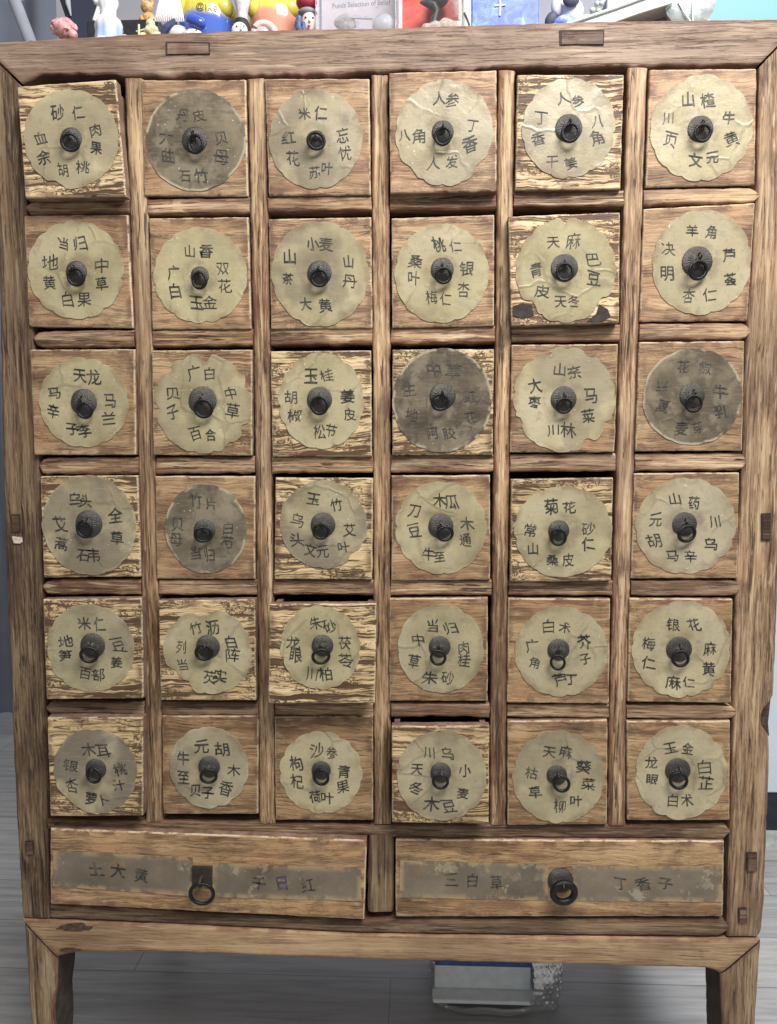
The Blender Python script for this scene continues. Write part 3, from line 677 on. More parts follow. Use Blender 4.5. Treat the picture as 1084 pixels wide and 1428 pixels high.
def write(mb, ch, pos, size, y, rs, m, ax=(1.0, 0.0), warp=1.0):
    """one hand-drawn character on a surface at depth y"""
    off = round(rs.uniform(-.005, .010), 3); V, Fc = glyph(ch, off); th = rs.gauss(0, .09) * warp; sh = rs.uniform(-.18, .10) * warp; sx = rs.uniform(.84, 1.02); sy = rs.uniform(.86, 1.06)
    so = rs.uniform(0, 99); out = []; isl = islands((ch, off), len(V), Fc); J = {}
    for k in sorted(set(isl)):
        c = V[[i for i in range(len(V)) if isl[i] == k]].mean(0); J[k] = (c, rs.gauss(0, .022), rs.gauss(0, .022), rs.gauss(0, .06), rs.uniform(.93, 1.05))
    for (x, z), k in zip(V, isl):
        c, jx, jz, jr, js = J[k]; dx, dz = (x - c[0]) * js, (z - c[1]) * js
        x, z = c[0] + dx - jr * dz + jx, c[1] + dz + jr * dx + jz
        wx = warp * (.085 * nz(x * 1.4 + so, z * 1.4) + .012 * nz(x * 6 + so, z * 6, 4)); wz = warp * (.085 * nz(x * 1.4, z * 1.4 + so, 7) + .012 * nz(x * 6, z * 6 + so, 2))
        a = (x + wx + sh * z) * sx; b = (z + wz) * sy
        out.append((pos[0] + size * (a * math.cos(th) - b * math.sin(th)), y, pos[1] + size * (a * math.sin(th) + b * math.cos(th))))
    mb.add(out, Fc, m)

def disc(c, rx, ry, y, seed, lobes, amp, bites):
    """thin scalloped paper with a slightly lifted rim"""
    n = 200; rings = [0, .25, .5, .7, .82, .9, .96, 1.0]; V = []; Fc = []; ph = seed * 1.7
    rim = []
    for j in range(n):
        a = 2 * math.pi * j / n
        am = amp * (.55 + .9 * abs(nz(math.cos(a) * 1.8 + seed, math.sin(a) * 1.8, 8)) * 2)
        k = 1 - am + am * abs(math.sin(lobes * a / 2 + ph + .5 * nz(math.cos(a) * 2 + seed, math.sin(a) * 2))) ** .7
        k *= 1 + .022 * nz(math.cos(a) * 1.6 + seed * 3, math.sin(a) * 1.6, seed) + .008 * nz(math.cos(a) * 9, math.sin(a) * 9, seed)
        for (ba, bw, bd) in bites:
            d = (a - math.radians(ba) + math.pi) % (2 * math.pi) - math.pi
            k *= 1 - bd * math.exp(-(d / bw) ** 4)
        rim.append(k)
    for q in rings:
        for j in range(n):
            a = 2 * math.pi * j / n; k = q * (rim[j] if q > .6 else (rim[j] * q / .6 + (.6 - q) / .6))
            lift = .0005 * max(0, q - .8) / .2 * max(0, .2 + nz(math.cos(a) * 2.2, math.sin(a) * 2.2, seed + 5))
            wr = .00022 * nz(k * math.cos(a) * 2.6 + seed, k * math.sin(a) * 2.6, 3) * q
            V.append((c[0] + rx * k * math.cos(a), y - lift - wr, c[1] + ry * k * math.sin(a)))
    for i in range(len(rings) - 1):
        for j in range(n): Fc.append((i * n + j, i * n + (j + 1) % n, (i + 1) * n + (j + 1) % n, (i + 1) * n + j))
    k = len(V); b = (len(rings) - 1) * n
    for j in range(n): V.append((V[b + j][0], y + .0012, V[b + j][2]))
    for j in range(n): Fc.append((b + j, b + (j + 1) % n, k + (j + 1) % n, k + j))
    return V, Fc

def handle(parent, pc, pr, rc, rr, y, seed, depth=1.0):
    o = link('back_plate', PLATE, parent, (pc[0], y - .0002, pc[1]), (seed, .5, .5, 1)); o.scale = (pr, (.0062 + .0030 * ((seed * 7.3) % 1)) * depth, pr)
    o.rotation_euler = (0, 0, 0)
    q = link('pull_ring', RING, parent, (rc[0], y - .0090 * depth, rc[1]), (seed, .5, .5, 1)); q.scale = (rr * (.95 + .1 * seed), rr * .95, rr * (1.04 - .08 * seed))
    q.rotation_euler = (.06 + .14 * seed, 0, (seed - .5) * .5)

LABELS = {}
for line in SPEC.strip().split('\n'):
    hd, lb, pl, rg, tx, bt = line.split('|')
    r, c, zi, proud, rough, lite = hd.split(); r, c, zi = int(r), int(c), int(zi); proud = float(proud) / 1000
    ox, oz, s = ZO[zi]; y = -proud; rs = random.Random(r * 17 + c); seed = rs.random()
    lx, lz, lrx, lry, dark, stain = map(float, lb.split())
    P = [xz(u, v, y) for u, v in CORN[(r, c)]]
    x0, x1 = max(P[0][0], P[3][0]) + .003, min(P[1][0], P[2][0]) - .003
    z1, z0 = min(P[0][1], P[1][1]) - .002, max(P[2][1], P[3][1]) + .003
    dr = slab('drawer', [P[0], P[1]], [P[3], P[2]], y, .014, [DW, SIDEW], cab, (seed, float(rough), float(lite) + .06, .1 + .16 * r), .0022, .0022, nl=26, nw=26, wob=.00055, relief=.00022, seed=100 + r * 6 + c, box=(x0, x1, z0, z1, .28))
    tilt = (P[1] - P[0]) / np.linalg.norm(P[1] - P[0])
    Z = lambda x, z, yy=y: xz(ox + x / s, oz + z / s, yy)
    lc = Z(lx, lz); rx = Z(lx + lrx, lz)[0] - lc[0]; ry = lc[1] - Z(lx, lz + lry)[1]
    rx = min(rx, lc[0] - x0 + .0045, x1 - lc[0] + .0045); ry = min(ry, z1 - lc[1] + .0035, lc[1] - z0 + .0045)
    bites = [tuple(map(float, bt.split()[i:i + 3])) for i in range(0, len(bt.split()), 3)]
    yl = y - .0008
    V, Fc = disc(lc, rx, ry, yl, r * 6 + c + .37, rs.choice([14, 15, 16, 17]), .018 if dark > .5 else rs.uniform(.030, .048), bites)
    mb = MB(); mb.add(V, Fc, 0)
    E = [max(0, 1 - q) * rx for q in (0, .25, .5, .7, .82, .9, .96, 1.0, 1.0) for _ in range(200)]
    lab = build('paper_label', V, Fc, [PAPER], dr, (lc[0], yl, lc[1]), (seed, dark, stain, 1), True, None, E)
    wb = MB()
    for ch, a, b in re.findall(r'(.)(\d+),(\d+)', tx):
        p = Z(int(a), int(b)); px = rs.uniform(19.2, 22.8)
        size = Z(lx + px * s, lz)[0] - lc[0]
        write(wb, ch, p, size, yl - .00045, rs, 0)
    wb.build('handwriting', [INK if dark < .5 else INKG], dr, (lc[0], yl, lc[1]), None, False)
    px, pz, pr = map(float, pl.split()); hx, hz, hr = map(float, rg.split())
    pc = Z(px, pz, y - .003); rc = Z(hx, hz, y - .0090)
    handle(dr, pc, .93 * (Z(px + pr, pz)[0] - Z(px, pz)[0]), rc, (Z(hx + hr, hz, y - .0090)[0] - rc[0]), yl, seed)
    if (r, c) == (1, 4):
        for k, q in enumerate(([(716, 427), (728, 423), (742, 425), (745, 440), (730, 444), (716, 440)], [(836, 424), (848, 431), (852, 441), (840, 449), (818, 449), (832, 437)])):
            VV = [at(u, v, y - .0008) for u, v in q]; n = len(VV); V2 = [v + np.array([0, .002, 0]) for v in VV]
            build('torn_patch', VV + V2, [tuple(range(n))] + [(i, (i + 1) % n, n + (i + 1) % n, n + i) for i in range(n)], plain('dark_varnish', (.055, .048, .045), .25, var=.3, scale=120), dr, np.mean(VV, axis=0), None, False)
    d = []
    if dark > .5: d.append('smoke-darkened round label')
    if proud > .014: d.append('front pulled out past the frame')
    if len(bites) > 1 and dark < .5: d.append('torn scalloped label')
    if d: dr['label'] = 'drawer with ' + ' and '.join(d) + ', ' + ('bleached furrowed wood' if float(rough) > .6 else 'smooth brown wood')

# two long drawers below
STRIP = PAPER
def long_drawer(cn, proud, strips, words, plate, ring, zo, seed, lite, square):
    ox, oz, s = zo; y = -proud
    P = [xz(u, v, y) for u, v in cn]; rs = random.Random(seed)
    x0, x1 = max(P[0][0], P[3][0]) + .003, min(P[1][0], P[2][0]) - .003; z1, z0 = min(P[0][1], P[1][1]) - .002, max(P[2][1], P[3][1]) + .003
    dr = slab('drawer', [P[0], P[1]], [P[3], P[2]], y, .016, [DW, SIDEW], cab, (rs.random(), .10, lite + .05, 1.25), .0022, .0022, nl=70, nw=24, wob=.0006, relief=.0004, seed=200 + seed, box=(x0, x1, z0, z1, .28))
    Z = lambda x, z, yy=y: xz(ox + x / s, oz + z / s, yy)
    for q in strips:
        n = 26; A = [Z(*q[0]), Z(*q[1])]; B = [Z(*q[3]), Z(*q[2])]; V = []; Fc = []
        T = np.linspace(0, 1, n); S = np.linspace(0, 1, 9); EE = []; LL = np.linalg.norm(A[1] - A[0]); WW = np.linalg.norm(A[0] - B[0])
        for t in T:
            for u in S:
                p = along(A, t) * (1 - u) + along(B, t) * u
                EE.append(min(min(t, 1 - t) * LL, min(u, 1 - u) * WW))
                e = .0010 * nz(p[0] * 90 + seed, p[1] * 90); e2 = .0010 * nz(p[0] * 90, p[1] * 90 + seed, 4)
                V.append((p[0] + e, y - .0008 - .0002 * nz(p[0] * 60, p[1] * 60), p[1] + e2))
        for i in range(n - 1):
            for j in range(8): Fc.append((i * 9 + j, i * 9 + j + 1, (i + 1) * 9 + j + 1, (i + 1) * 9 + j))
        build('paper_strip', V, Fc, STRIPM, dr, np.mean(V, axis=0), (rs.random(), .5, .5, 1), True, None, EE)
    for q, lo, hi in ((strips[0], 0, 560), (strips[1], 560, 2000)):
        wb = MB(); oc = Z((q[0][0] + q[2][0]) / 2, (q[0][1] + q[2][1]) / 2)
        for ch, a, b, m in words:
            if lo <= a < hi: write(wb, ch, Z(a, b), (Z(a + 22 * s, b)[0] - Z(a, b)[0]) * 1.02, y - .00125, rs, m)
        wb.build('handwriting', [INK, INKV], dr, (oc[0], y, oc[1]), None, False)
    px, pz, pr = plate; hx, hz, hr = ring
    pc, rc = Z(px, pz), Z(hx, hz, y - .0125); prm = Z(px + pr, pz)[0] - pc[0]
    if square:
        mb = MB(); mb.box(pc[0] - prm, pc[0] + prm, y - .0035, y + .001, pc[1] - prm, pc[1] + prm)
        mb.tube([(pc[0], y - .003 - .012 * math.sin(a), pc[1] - .004 - .005 * math.cos(a)) for a in np.linspace(0, math.pi, 9)], .0022, 0, 10)
        rounded(mb.build('back_plate', plain('dull_bronze', (.060, .050, .040), .5, metal=.4, var=.35, scale=70, bump=.0006), dr, (pc[0], y, pc[1]), (.3, .5, .5, 1), False), .0012)
    else:
        o = link('back_plate', PLATE, dr, (pc[0], y - .0002, pc[1]), (.6, .5, .5, 1)); o.scale = (prm, .014, prm)
    q = link('pull_ring', RINGL if square else RINGT, dr, (rc[0], y - .0125, rc[1]), (.4 + .2 * seed, .5, .5, 1)); rr = Z(hx + hr, hz, y - .0125)[0] - rc[0]
    q.scale = (rr, rr, rr); q.rotation_euler = (.12, 0, .05)
    return dr
def strip_mat():
    g = G('flaking_grey_paper'); tc, v = g.objcoord()
    a = g.noise(v, 14, 5, .6); b = g.noise(v, 60, 5, .65); w = g.noise(g.scaled(v, (300, 300, 1500)), 1, 2)
    c = g.ramp(a, [(.3, (.125, .100, .072)), (.5, (.19, .155, .112)), (.7, (.26, .215, .155))])
    c = g.mix(g.math('MULTIPLY', g.step(w, .55, .7), .3), c, (.12, .10, .08))
    fl = g.math('MULTIPLY', g.step(b, .53, .60), g.step(g.noise(v, 20, 3), .46, .58))
    c = g.mix(g.math('MULTIPLY', fl, .55), c, (.46, .41, .30))
    c = g.mix(g.math('MULTIPLY', g.step(g.noise(v, 32, 4), .60, .70), .55), c, (.26, .17, .09))
    ed = g.n('ShaderNodeAttribute', {'attribute_name': 'edge'}).outputs['Fac']
    worn = g.math('MULTIPLY', g.step(ed, .009, .0005), g.step(g.noise(v, 48, 4, .65), .42, .56))
    c = g.mix(g.math('MULTIPLY', worn, .92), c, g.mix(w, (.36, .26, .14), (.46, .35, .20)))
    g.set(g.b.inputs['Base Color'], c); g.b.inputs['Roughness'].default_value = .5
    g.set(g.b.inputs['Normal'], g.bump(g.math('ADD', b, g.math('MULTIPLY', fl, .6)), .4, .0012))
    return g.m
STRIPM = strip_mat()
_r = build('pull_ring', *torus(.86, .14), RINGM); RINGL = _r.data; bpy.data.objects.remove(_r)
_r = build('pull_ring', *torus(.76, .24), RINGM); RINGT = _r.data; bpy.data.objects.remove(_r)
d1 = long_drawer([(69.8, 1156), (511.7, 1172.4), (508, 1283), (69.8, 1261)], .012, [[(150, 92), (541, 111), (539, 220), (148, 192)], [(596, 127), (1012, 140), (1012, 234), (594, 222)]],
                 [('土', 270, 145, 0), ('大', 332, 148, 0), ('黄', 397, 160, 0), ('千', 727, 182, 0), ('日', 793, 184, 1), ('红', 862, 187, 0)], (567, 162, 28), (565, 214, 37), (0, 1140, 2.007), 3, .60, True)
d1['label'] = 'long drawer with a square pull plate and six black characters on flaking strips'
d2 = long_drawer([(552, 1171), (1010.8, 1173.4), (1009, 1278.5), (552, 1279)], .005, [[(108, 110), (492, 122), (490, 215), (106, 206)], [(553, 124), (940, 126), (942, 218), (555, 216)]],
                 [('三', 240, 160, 0), ('白', 297, 162, 0), ('草', 358, 168, 0), ('丁', 680, 170, 0), ('香', 737, 172, 0), ('子', 795, 172, 0)], (523, 162, 33), (532, 195, 37), (500, 1140, 1.856), 4, .58, False)
d2['label'] = 'long drawer with a round pull plate and faint characters on grey strips'

# ------------------------------------------------------------------ wrapped parcel on the floor
c0 = at_z(675, 1408); yb = c0[1]
xa, xb = at(606, 1400, yb)[0], at(742, 1400, yb)[0]
par = empty('wrapped_parcel', (c0[0], yb + .05, 0), 'small white and blue box in clear bubble wrap on the floor under the cabinet', 'parcel')
mb = MB(); z0 = at(675, 1388, yb)[2]; zl = at(675, 1351, yb)[2]; h = zl - z0 + .03
mb.box(xa, xb, yb + .012, yb + .12, z0, z0 + h - .03); rounded(mb.build('box_body', plain('pale_card', (.74, .80, .83), .5, var=.08), par, (c0[0], yb, z0), None, False), .003)
mb = MB(); mb.box(xa - .003, xb + .004, yb - .012, yb + .125, z0 - .0075, z0 - .0005); rounded(mb.build('tray_rim', plain('white_card', (.88, .92, .92), .4, var=.05), par, (c0[0], yb, z0), None, False), .003)
mb = MB(); mb.box(xa - .006, xb + .002, yb + .002, yb + .122, z0 + h - .0295, z0 + h - .012); rounded(mb.build('box_lid', plain('deep_blue_card', (.055, .10, .30), .35, var=.25), par, (c0[0], yb, z0), None, False), .003)
def wrap():
    V = []; Fc = []; nu, nv = 300, 120; cx = (xa + xb) / 2 + .006; hx = (xb - xa) / 2
    for i in range(nv):
        t = i / (nv - 1)
        for j in range(nu):
            a = 2 * math.pi * j / nu; ca, sa = math.cos(a), math.sin(a)
            e = .42; X = math.copysign(abs(ca) ** e, ca); Y = math.copysign(abs(sa) ** e, sa)
            wx = hx + (.012 if ca < 0 else .042) + .006 * nz(t * 5, ca * 3, 2); k = .93 + .10 * math.sin(math.pi * min(1, t * 1.1)) ** .6
            x = cx + X * wx * k; yy = yb + .06 + Y * .078 * k; zz = .003 + t * .135
            b = max(0, math.cos((x + yy * .4) * 2 * math.pi / .0085)) * max(0, math.cos((zz + yy * .3) * 2 * math.pi / .0105))
            q = .0015 * b ** .7 + .0055 * nz(x * 24, zz * 24, yy * 24) + .0022 * abs(nz(x * 95, zz * 60, yy * 95)) + .0018 * nz(x * 70, zz * 70, yy * 70)
            V.append((x + q * X, yy + q * Y, zz))
    for i in range(nv - 1):
        for j in range(nu):
            f = (i * nu + j, i * nu + (j + 1) % nu, (i + 1) * nu + (j + 1) % nu, (i + 1) * nu + j); m = np.mean([V[k] for k in f], axis=0)
            w = .004 * nz(m[0] * 60, m[2] * 60)
            if m[1] < yb + .03 and xa - .002 + w < m[0] < xb - .002 + w and m[2] > z0 - .007 + w * .5: continue
            Fc.append(f)
    return V, Fc
g = G('bubble_film'); gl = g.n('ShaderNodeBsdfGlossy', None, {0: (.95, .97, 1, 1), 1: .07}); tr = g.n('ShaderNodeBsdfTransparent', None, {0: (.93, .95, .96, 1)})
df = g.n('ShaderNodeBsdfDiffuse', None, {0: (.80, .84, .86, 1)})
lw = g.n('ShaderNodeLayerWeight', None, {0: .35}).outputs[1]
m1 = g.n('ShaderNodeMixShader', None, {0: .30, 1: tr.outputs[0], 2: df.outputs[0]}); m2 = g.n('ShaderNodeMixShader', None, {0: g.math('MULTIPLY_ADD', lw, .70, .42), 1: m1.outputs[0], 2: gl.outputs[0]})
g.t.links.new(m2.outputs[0], g.o.inputs[0]); BUB = g.m
build('bubble_wrap', *wrap(), BUB, par, (c0[0], yb, .05))

# ------------------------------------------------------------------ on top of the cabinet
def on(u, v, y): return at(u, v, y)
def pxm(y): return (y - CAMP[1]) / F      # metres per photo pixel at depth y
class Thing:
    """pieces of a figure given in photo measures at depth y; sits on the cabinet top"""
    def __init__(s, name, u, y, label, cat, group=None):
        s.y = y; s.k = pxm(y); p = at(u, 40, y); s.root = empty(name, (p[0], y, ZT - .003), label, cat, group)
    def P(s, u, v, dy=0): return at(u, v, s.y + dy)
    def z(s, v): return at(542, v, s.y)[2]
def ground(v): return v
TOPZ = ZT - .003

# pink lumpy ornament
t = Thing('lumpy_ornament', 90, .014, 'small pink lumpy ornament at the left end of the cabinet top', 'ornament')
k = t.k; p = t.P(88, 36); mb = MB()
for (u, v, r) in ((84, 40, 11), (92, 38, 10), (98, 42, 9), (79, 45, 8), (90, 46, 13)): q = t.P(u, v - 4); mb.ball((q[0], t.y, max(q[2], TOPZ + r * k * .6)), (r * k, r * k * .9, r * k * .8), 0, bump=.35, bs=330)
mb.ball((t.P(104, 40)[0], t.y - .005, TOPZ + .009), (6 * k, 6 * k, 6 * k), 0, bump=.12, bs=250)
mb.build('body', mottled('pink_glaze', [(.45, .18, .20), (.72, .38, .38), (.80, .55, .52)], 160, .45), t.root, (p[0], t.y, TOPZ))

# pale blue dancer figurine
t = Thing('glazed_figurine', 155, .024, 'glossy white and pale blue figurine in a flared skirt with one arm out', 'figurine')
k = t.k; x0 = t.P(152, 30)[0]
def lathe(x, y, z0, prof, n=36, fl=0, lob=9):
    V = []; Fc = []
    for r, h in prof:
        for j in range(n):
            a = 2 * math.pi * j / n; q = r * (1 + fl * math.cos(lob * a) * min(1, r / prof[0][0]))
            V.append((x + q * math.cos(a), y + q * math.sin(a), z0 + h))
    for i in range(len(prof) - 1):
        for j in range(n): Fc.append((i * n + j, i * n + (j + 1) % n, (i + 1) * n + (j + 1) % n, (i + 1) * n + j))
    Fc.append(tuple(range(n))); Fc.append(tuple((len(prof) - 1) * n + j for j in range(n))); return V, Fc
mb = MB(); mb.add(*lathe(x0, t.y, TOPZ + .004, [(.018, 0), (.0165, .006), (.0155, .014), (.0165, .021), (.014, .028), (.009, .033), (.0095, .040), (.0125, .048), (.011, .056), (.005, .062), (.005, .066)], fl=.06))
mb.ball((x0, t.y, TOPZ + .079), (.0135, .012, .014))
mb.build('body', two_tone('pale_blue_glaze', (.42, .54, .80), (.80, .83, .86), .012, .034), t.root, (x0, t.y, TOPZ))
mb = MB(); mb.tube([(x0 - .004, t.y, TOPZ + .05), (x0 - .013, t.y - .004, TOPZ + .052), (x0 - .020, t.y - .004, TOPZ + .066), (x0 - .024, t.y, TOPZ + .078)], [.004, .0036, .003, .003])
mb.tube([(x0 - .016, t.y - .004, TOPZ + .030), (x0 - .012, t.y - .004, TOPZ + .040), (x0 - .010, t.y, TOPZ + .052)], [.003, .003, .003])
mb.build('arm', plain('white_glaze', (.78, .82, .86), .15, var=.05, coat=.6), t.root, (x0, t.y, TOPZ + .05))
mb = MB(); mb.add(*lathe(x0, t.y, TOPZ, [(.021, 0), (.0205, .004), (.018, .0045)], fl=.08, lob=7)); mb.build('base', mottled('green_white_glaze', [(.15, .30, .20), (.62, .68, .60), (.80, .82, .78)], 240, .3), t.root, (x0, t.y, TOPZ))

# small pale rockery pieces
t = Thing('rock_ornament', 180, .010, 'tiny pale green rock ornament beside the glazed figurine', 'ornament'); k = t.k
mb = MB()
for u, r in ((174, 6), (180, 5), (185, 4)): q = t.P(u, 40); mb.ball((q[0], t.y, TOPZ + r * k * .5), (r * k, r * k, r * k * .8), 0, bump=.4, bs=500)
mb.build('rock', mottled('stone_green', [(.20, .24, .18), (.50, .52, .42), (.68, .68, .58)], 300, .7), t.root, (t.P(180, 40)[0], t.y, TOPZ))

# dark flat box at the back
t = Thing('dark_box', 195, .24, 'long black box lying at the back behind the small cream figure', 'box'); k = t.k
a, b = t.P(120, 20)[0], t.P(222, 20)[0]; mb = MB(); mb.box(a, b, t.y, t.y + .1, TOPZ, t.z(17)); rounded(mb.build('box_body', plain('black_card', (.022, .024, .034), .5), t.root, (a, t.y, TOPZ), None, False), .002)
# small ginger toy sitting on it
zt = t.z(17)
t2 = Thing('ginger_toy', 207, .26, 'small ginger toy animal sitting on the long black box', 'toy'); t2.root.location.z = zt
q = t2.P(207, 8); mb = MB(); k = t2.k
mb.ball((q[0], t2.y, zt + .010), (9 * k, 8 * k, .011), bump=.1); mb.ball((q[0] - .001, t2.y - .004, zt + .026), (8 * k, 7 * k, .009)); mb.ball((q[0] - .007, t2.y, zt + .034), (.003, .003, .005)); mb.ball((q[0] + .006, t2.y, zt + .034), (.003, .003, .005)); mb.ball((q[0] - .008, t2.y - .008, zt + .006), (.004, .005, .006)); mb.ball((q[0] + .006, t2.y - .008, zt + .006), (.004, .005, .006))
mb.build('body', mottled('ginger_paint', [(.35, .17, .06), (.62, .36, .15), (.75, .58, .40)], 120, .5), t2.root, (q[0], t2.y, zt))

# cream kneeling figure with a stick
t = Thing('cream_figure', 212, .012, 'tiny cream coloured crouching figure holding a raised stick', 'figurine'); k = t.k
mb = MB(); q = t.P(210, 38)
mb.ball((q[0] + .001, t.y, TOPZ + .012), (10 * k, 9 * k, 8 * k), bump=.12, bs=200); mb.ball((t.P(222, 44)[0], t.y, TOPZ + .005), (12 * k, 9 * k, 5 * k), bump=.2, bs=300); mb.ball((t.P(200, 44)[0], t.y - .002, TOPZ + .005), (6 * k, 6 * k, 5 * k), bump=.2, bs=300)
mb.ball((q[0] + .0005, t.y - .001, TOPZ + .020), (6 * k, 6 * k, 6 * k))
mb.build('body', mottled('cream_paint', [(.42, .36, .18), (.70, .64, .40), (.80, .77, .60)], 150, .5), t.root, (q[0], t.y, TOPZ))
mb = MB(); q2 = t.P(195, 38); mb.tube([(q2[0], t.y - .004, TOPZ), (q2[0] + .0005, t.y - .004, TOPZ + .018)], .0013); mb.tube([(q2[0] - .003, t.y - .004, TOPZ + .010), (q2[0] + .010, t.y - .004, TOPZ + .013)], .001)
mb.build('stick', plain('pale_stick', (.72, .70, .48), .5), t.root, (q2[0], t.y, TOPZ))

# silver-haired figure in white and navy robe
t = Thing('robed_figure', 238, .020, 'small figure with long silver hair and a white robe striped navy', 'figurine'); k = t.k; q = t.P(240, 30)
rot = Matrix.Rotation(.55, 3, 'Y')
mb = MB(); mb.ball((t.P(248, 34)[0], t.y, TOPZ + .011), (20 * k, 12 * k, 11 * k), 0, bump=.1, bs=90)
mb.build('robe', plain('white_robe', (.70, .74, .82), .5, var=.08), t.root, (q[0], t.y, TOPZ))
mb = MB(); a, b = t.P(229, 42), t.P(246, 18); mb.tube([(a[0], t.y - .011, TOPZ + .002), ((a[0] + b[0]) / 2 - .001, t.y - .0145, TOPZ + .012), (b[0], t.y - .006, TOPZ + .024)], [.004, .0042, .0035]); mb.build('sash', fabric('navy_sash', (.045, .06, .15)), t.root, (a[0], t.y, TOPZ))
mb = MB()
for i in range(16):
    u0 = 224 + i * 1.6; mb.tube([at(u0 + 6, -25, t.y), at(u0 + 1 + 2 * nz(i, 2), -2, t.y - .006), at(u0 - 4 + i * .6, 14 + 4 * nz(i, 5), t.y - .009 + .004 * nz(i, 8)), at(u0 - 8 + i * 1.1, 30 + 5 * nz(i, 9), t.y - .008)], [.0022, .0022, .0018, .0007], 0, 6)
mb.build('hair', plain('silver_hair', (.66, .66, .70), .3, var=.15, scale=500), t.root, (q[0], t.y, TOPZ + .03))
hp = t.P(236, -14); mb = MB(); mb.ball((hp[0], t.y + .006, hp[2]), (.011, .011, .013)); mb.tube([(hp[0], t.y + .006, hp[2]), (hp[0] + .003, t.y + .003, TOPZ + .018)], [.006, .008]); mb.build('head', plain('skin_paint', (.74, .56, .46), .4), t.root, (hp[0], t.y, hp[2]))

# slim black bottle behind
t = Thing('black_bottle', 249, .11, 'slim black bottle standing between the silver hair and the yellow toy', 'bottle'); q = t.P(251, 20)
mb = MB(); mb.add(*lathe(q[0], t.y, TOPZ, [(.012, 0), (.0125, .002), (.0125, .085), (.009, .10), (.005, .108), (.005, .13)])); mb.build('body', plain('black_gloss', (.018, .02, .028), .2), t.root, (q[0], t.y, TOPZ))

# face under a blue roll hat
t = Thing('blue_hat_figure', 272, .012, 'small pale face peering from under a glossy blue rolled hat', 'figurine'); k = t.k
q = t.P(268, 40); mb = MB(); mb.ball((q[0], t.y, TOPZ + .006), (15 * k, 9 * k, 7.5 * k)); mb.ball((q[0] - .004, t.y - .0085, TOPZ + .0045), (.0018, .0015, .0014)); mb.build('face', plain('bisque_face', (.78, .68, .70), .35, var=.06), t.root, (q[0], t.y, TOPZ))
mb = MB()
for du, dv in ((-7, 38.5), (6, 39.5)): e = at(268 + du, dv, t.y - .0085); mb.ball((e[0], t.y - .0080, max(TOPZ + .006, e[2])), (.0011, .0012, .0013))
mb.build('eye', plain('eye_black', (.02, .02, .03), .2), t.root, (q[0], t.y, TOPZ))
mb = MB(); A, B = at(263, 27, t.y), at(285, 37, t.y); mb.tube([A + (B - A) * s + np.array([0, -.003, 0]) for s in np.linspace(-.1, 1.1, 13)], [.0072 * math.sqrt(max(.02, 1 - (2 * s - 1) ** 4)) for s in np.linspace(0, 1, 13)], 0, 16)
mb.build('hat', plain('blue_glaze', (.05, .10, .52), .15, var=.2, coat=.6), t.root, A)

# big yellow round toy with blue lower half
def belly_toy(u, y, half, top, lo, hi, label, name, z0, z1):
    t = Thing(name, u, y, label, 'toy'); k = t.k; q = t.P(u, 20); r = half * k; mb = MB()
    prof = [(r * .80, 0), (r * .90, .010), (r * .93, .020), (r * .97, .030), (r * 1.0, .040), (r * .98, .052), (r * .86, .064), (r * .6, .073), (r * .35, .077)]
    mb.add(*lathe(q[0], y, TOPZ, [(a, b) for a, b in prof], 48)); mb.build('body', two_tone(name + '_glaze', lo, hi, z0, z1, .12, .8), t.root, (q[0], y, TOPZ)); 
    am = plain(name + '_yellow', hi, .12, var=.06, coat=.8)
    for sgn in (-1, 1):
        mb = MB(); mb.ball((q[0] + sgn * r * .62, y - r * .55, TOPZ + .050), (r * .36, r * .30, .012), rot=Matrix.Rotation(sgn * .5, 3, 'Y'))
        mb.build('arm', am, t.root, (q[0] + sgn * r * .6, y, TOPZ + .05))
    mb = MB(); mb.ball((q[0], y, TOPZ + .098), (r * .8, r * .75, .030)); mb.build('head', plain(name + '_head', hi, .15, var=.06, coat=.8), t.root, (q[0], y, TOPZ + .1))
    return t, q, r
t, q, r = belly_toy(291, .058, 41, 0, (.08, .16, .58), (.72, .62, .10), 'glossy round yellow toy with blue lower half and small lettering on its belly', 'yellow_blue_toy', .034, .044)
wb = MB(); rs = random.Random(3)
for ch, u in (('@', 279), ('1', 287), ('k', 293), ('E', 300)):
    V, Fc = glyph(ch, 0); p = at(u, 9, .058 - r); out = []
    for x, z in V:
        X = p[0] + x * .0105; Z_ = p[2] + z * .0105; dz = (Z_ - TOPZ)
        rr = np.interp(dz, [0, .01, .02, .03, .04, .052, .064, .073], [r * .8, r * .9, r * .93, r * .97, r, r * .98, r * .86, r * .6])
        out.append((X, .058 - math.sqrt(max(0, rr ** 2 - (X - q[0]) ** 2)) - .0006, Z_))
    wb.add(out, Fc, 0)
wb.build('lettering', [INK], t.root, (q[0], .03, TOPZ + .04), None, False)
belly_toy(386, .060, 36, 0, (.80, .36, .26), (.74, .66, .12), 'glossy round yellow toy with a peach lower half behind a pink curl', 'yellow_peach_toy', .040, .050)
t = Thing('pink_curl_ornament', 366, .009, 'small pale pink curled ornament in front of the peach toy', 'ornament'); k = t.k; q = t.P(367, 36); mb = MB()
mb.tube([(q[0] + 17 * k * math.cos(a) * (1 - .1 * a), t.y, TOPZ + .002 + 15 * k * max(0, math.sin(a))) for a in np.linspace(0, math.pi, 14)], [.0045] * 14, 0, 12); mb.ball((q[0] - .001, t.y + .002, TOPZ + .006), (11 * k, 7 * k, 9 * k), bump=.15, bs=150)
mb.build('body', mottled('pink_bisque', [(.66, .38, .40), (.82, .62, .62), (.86, .74, .74)], 110, .3), t.root, (q[0], t.y, TOPZ))

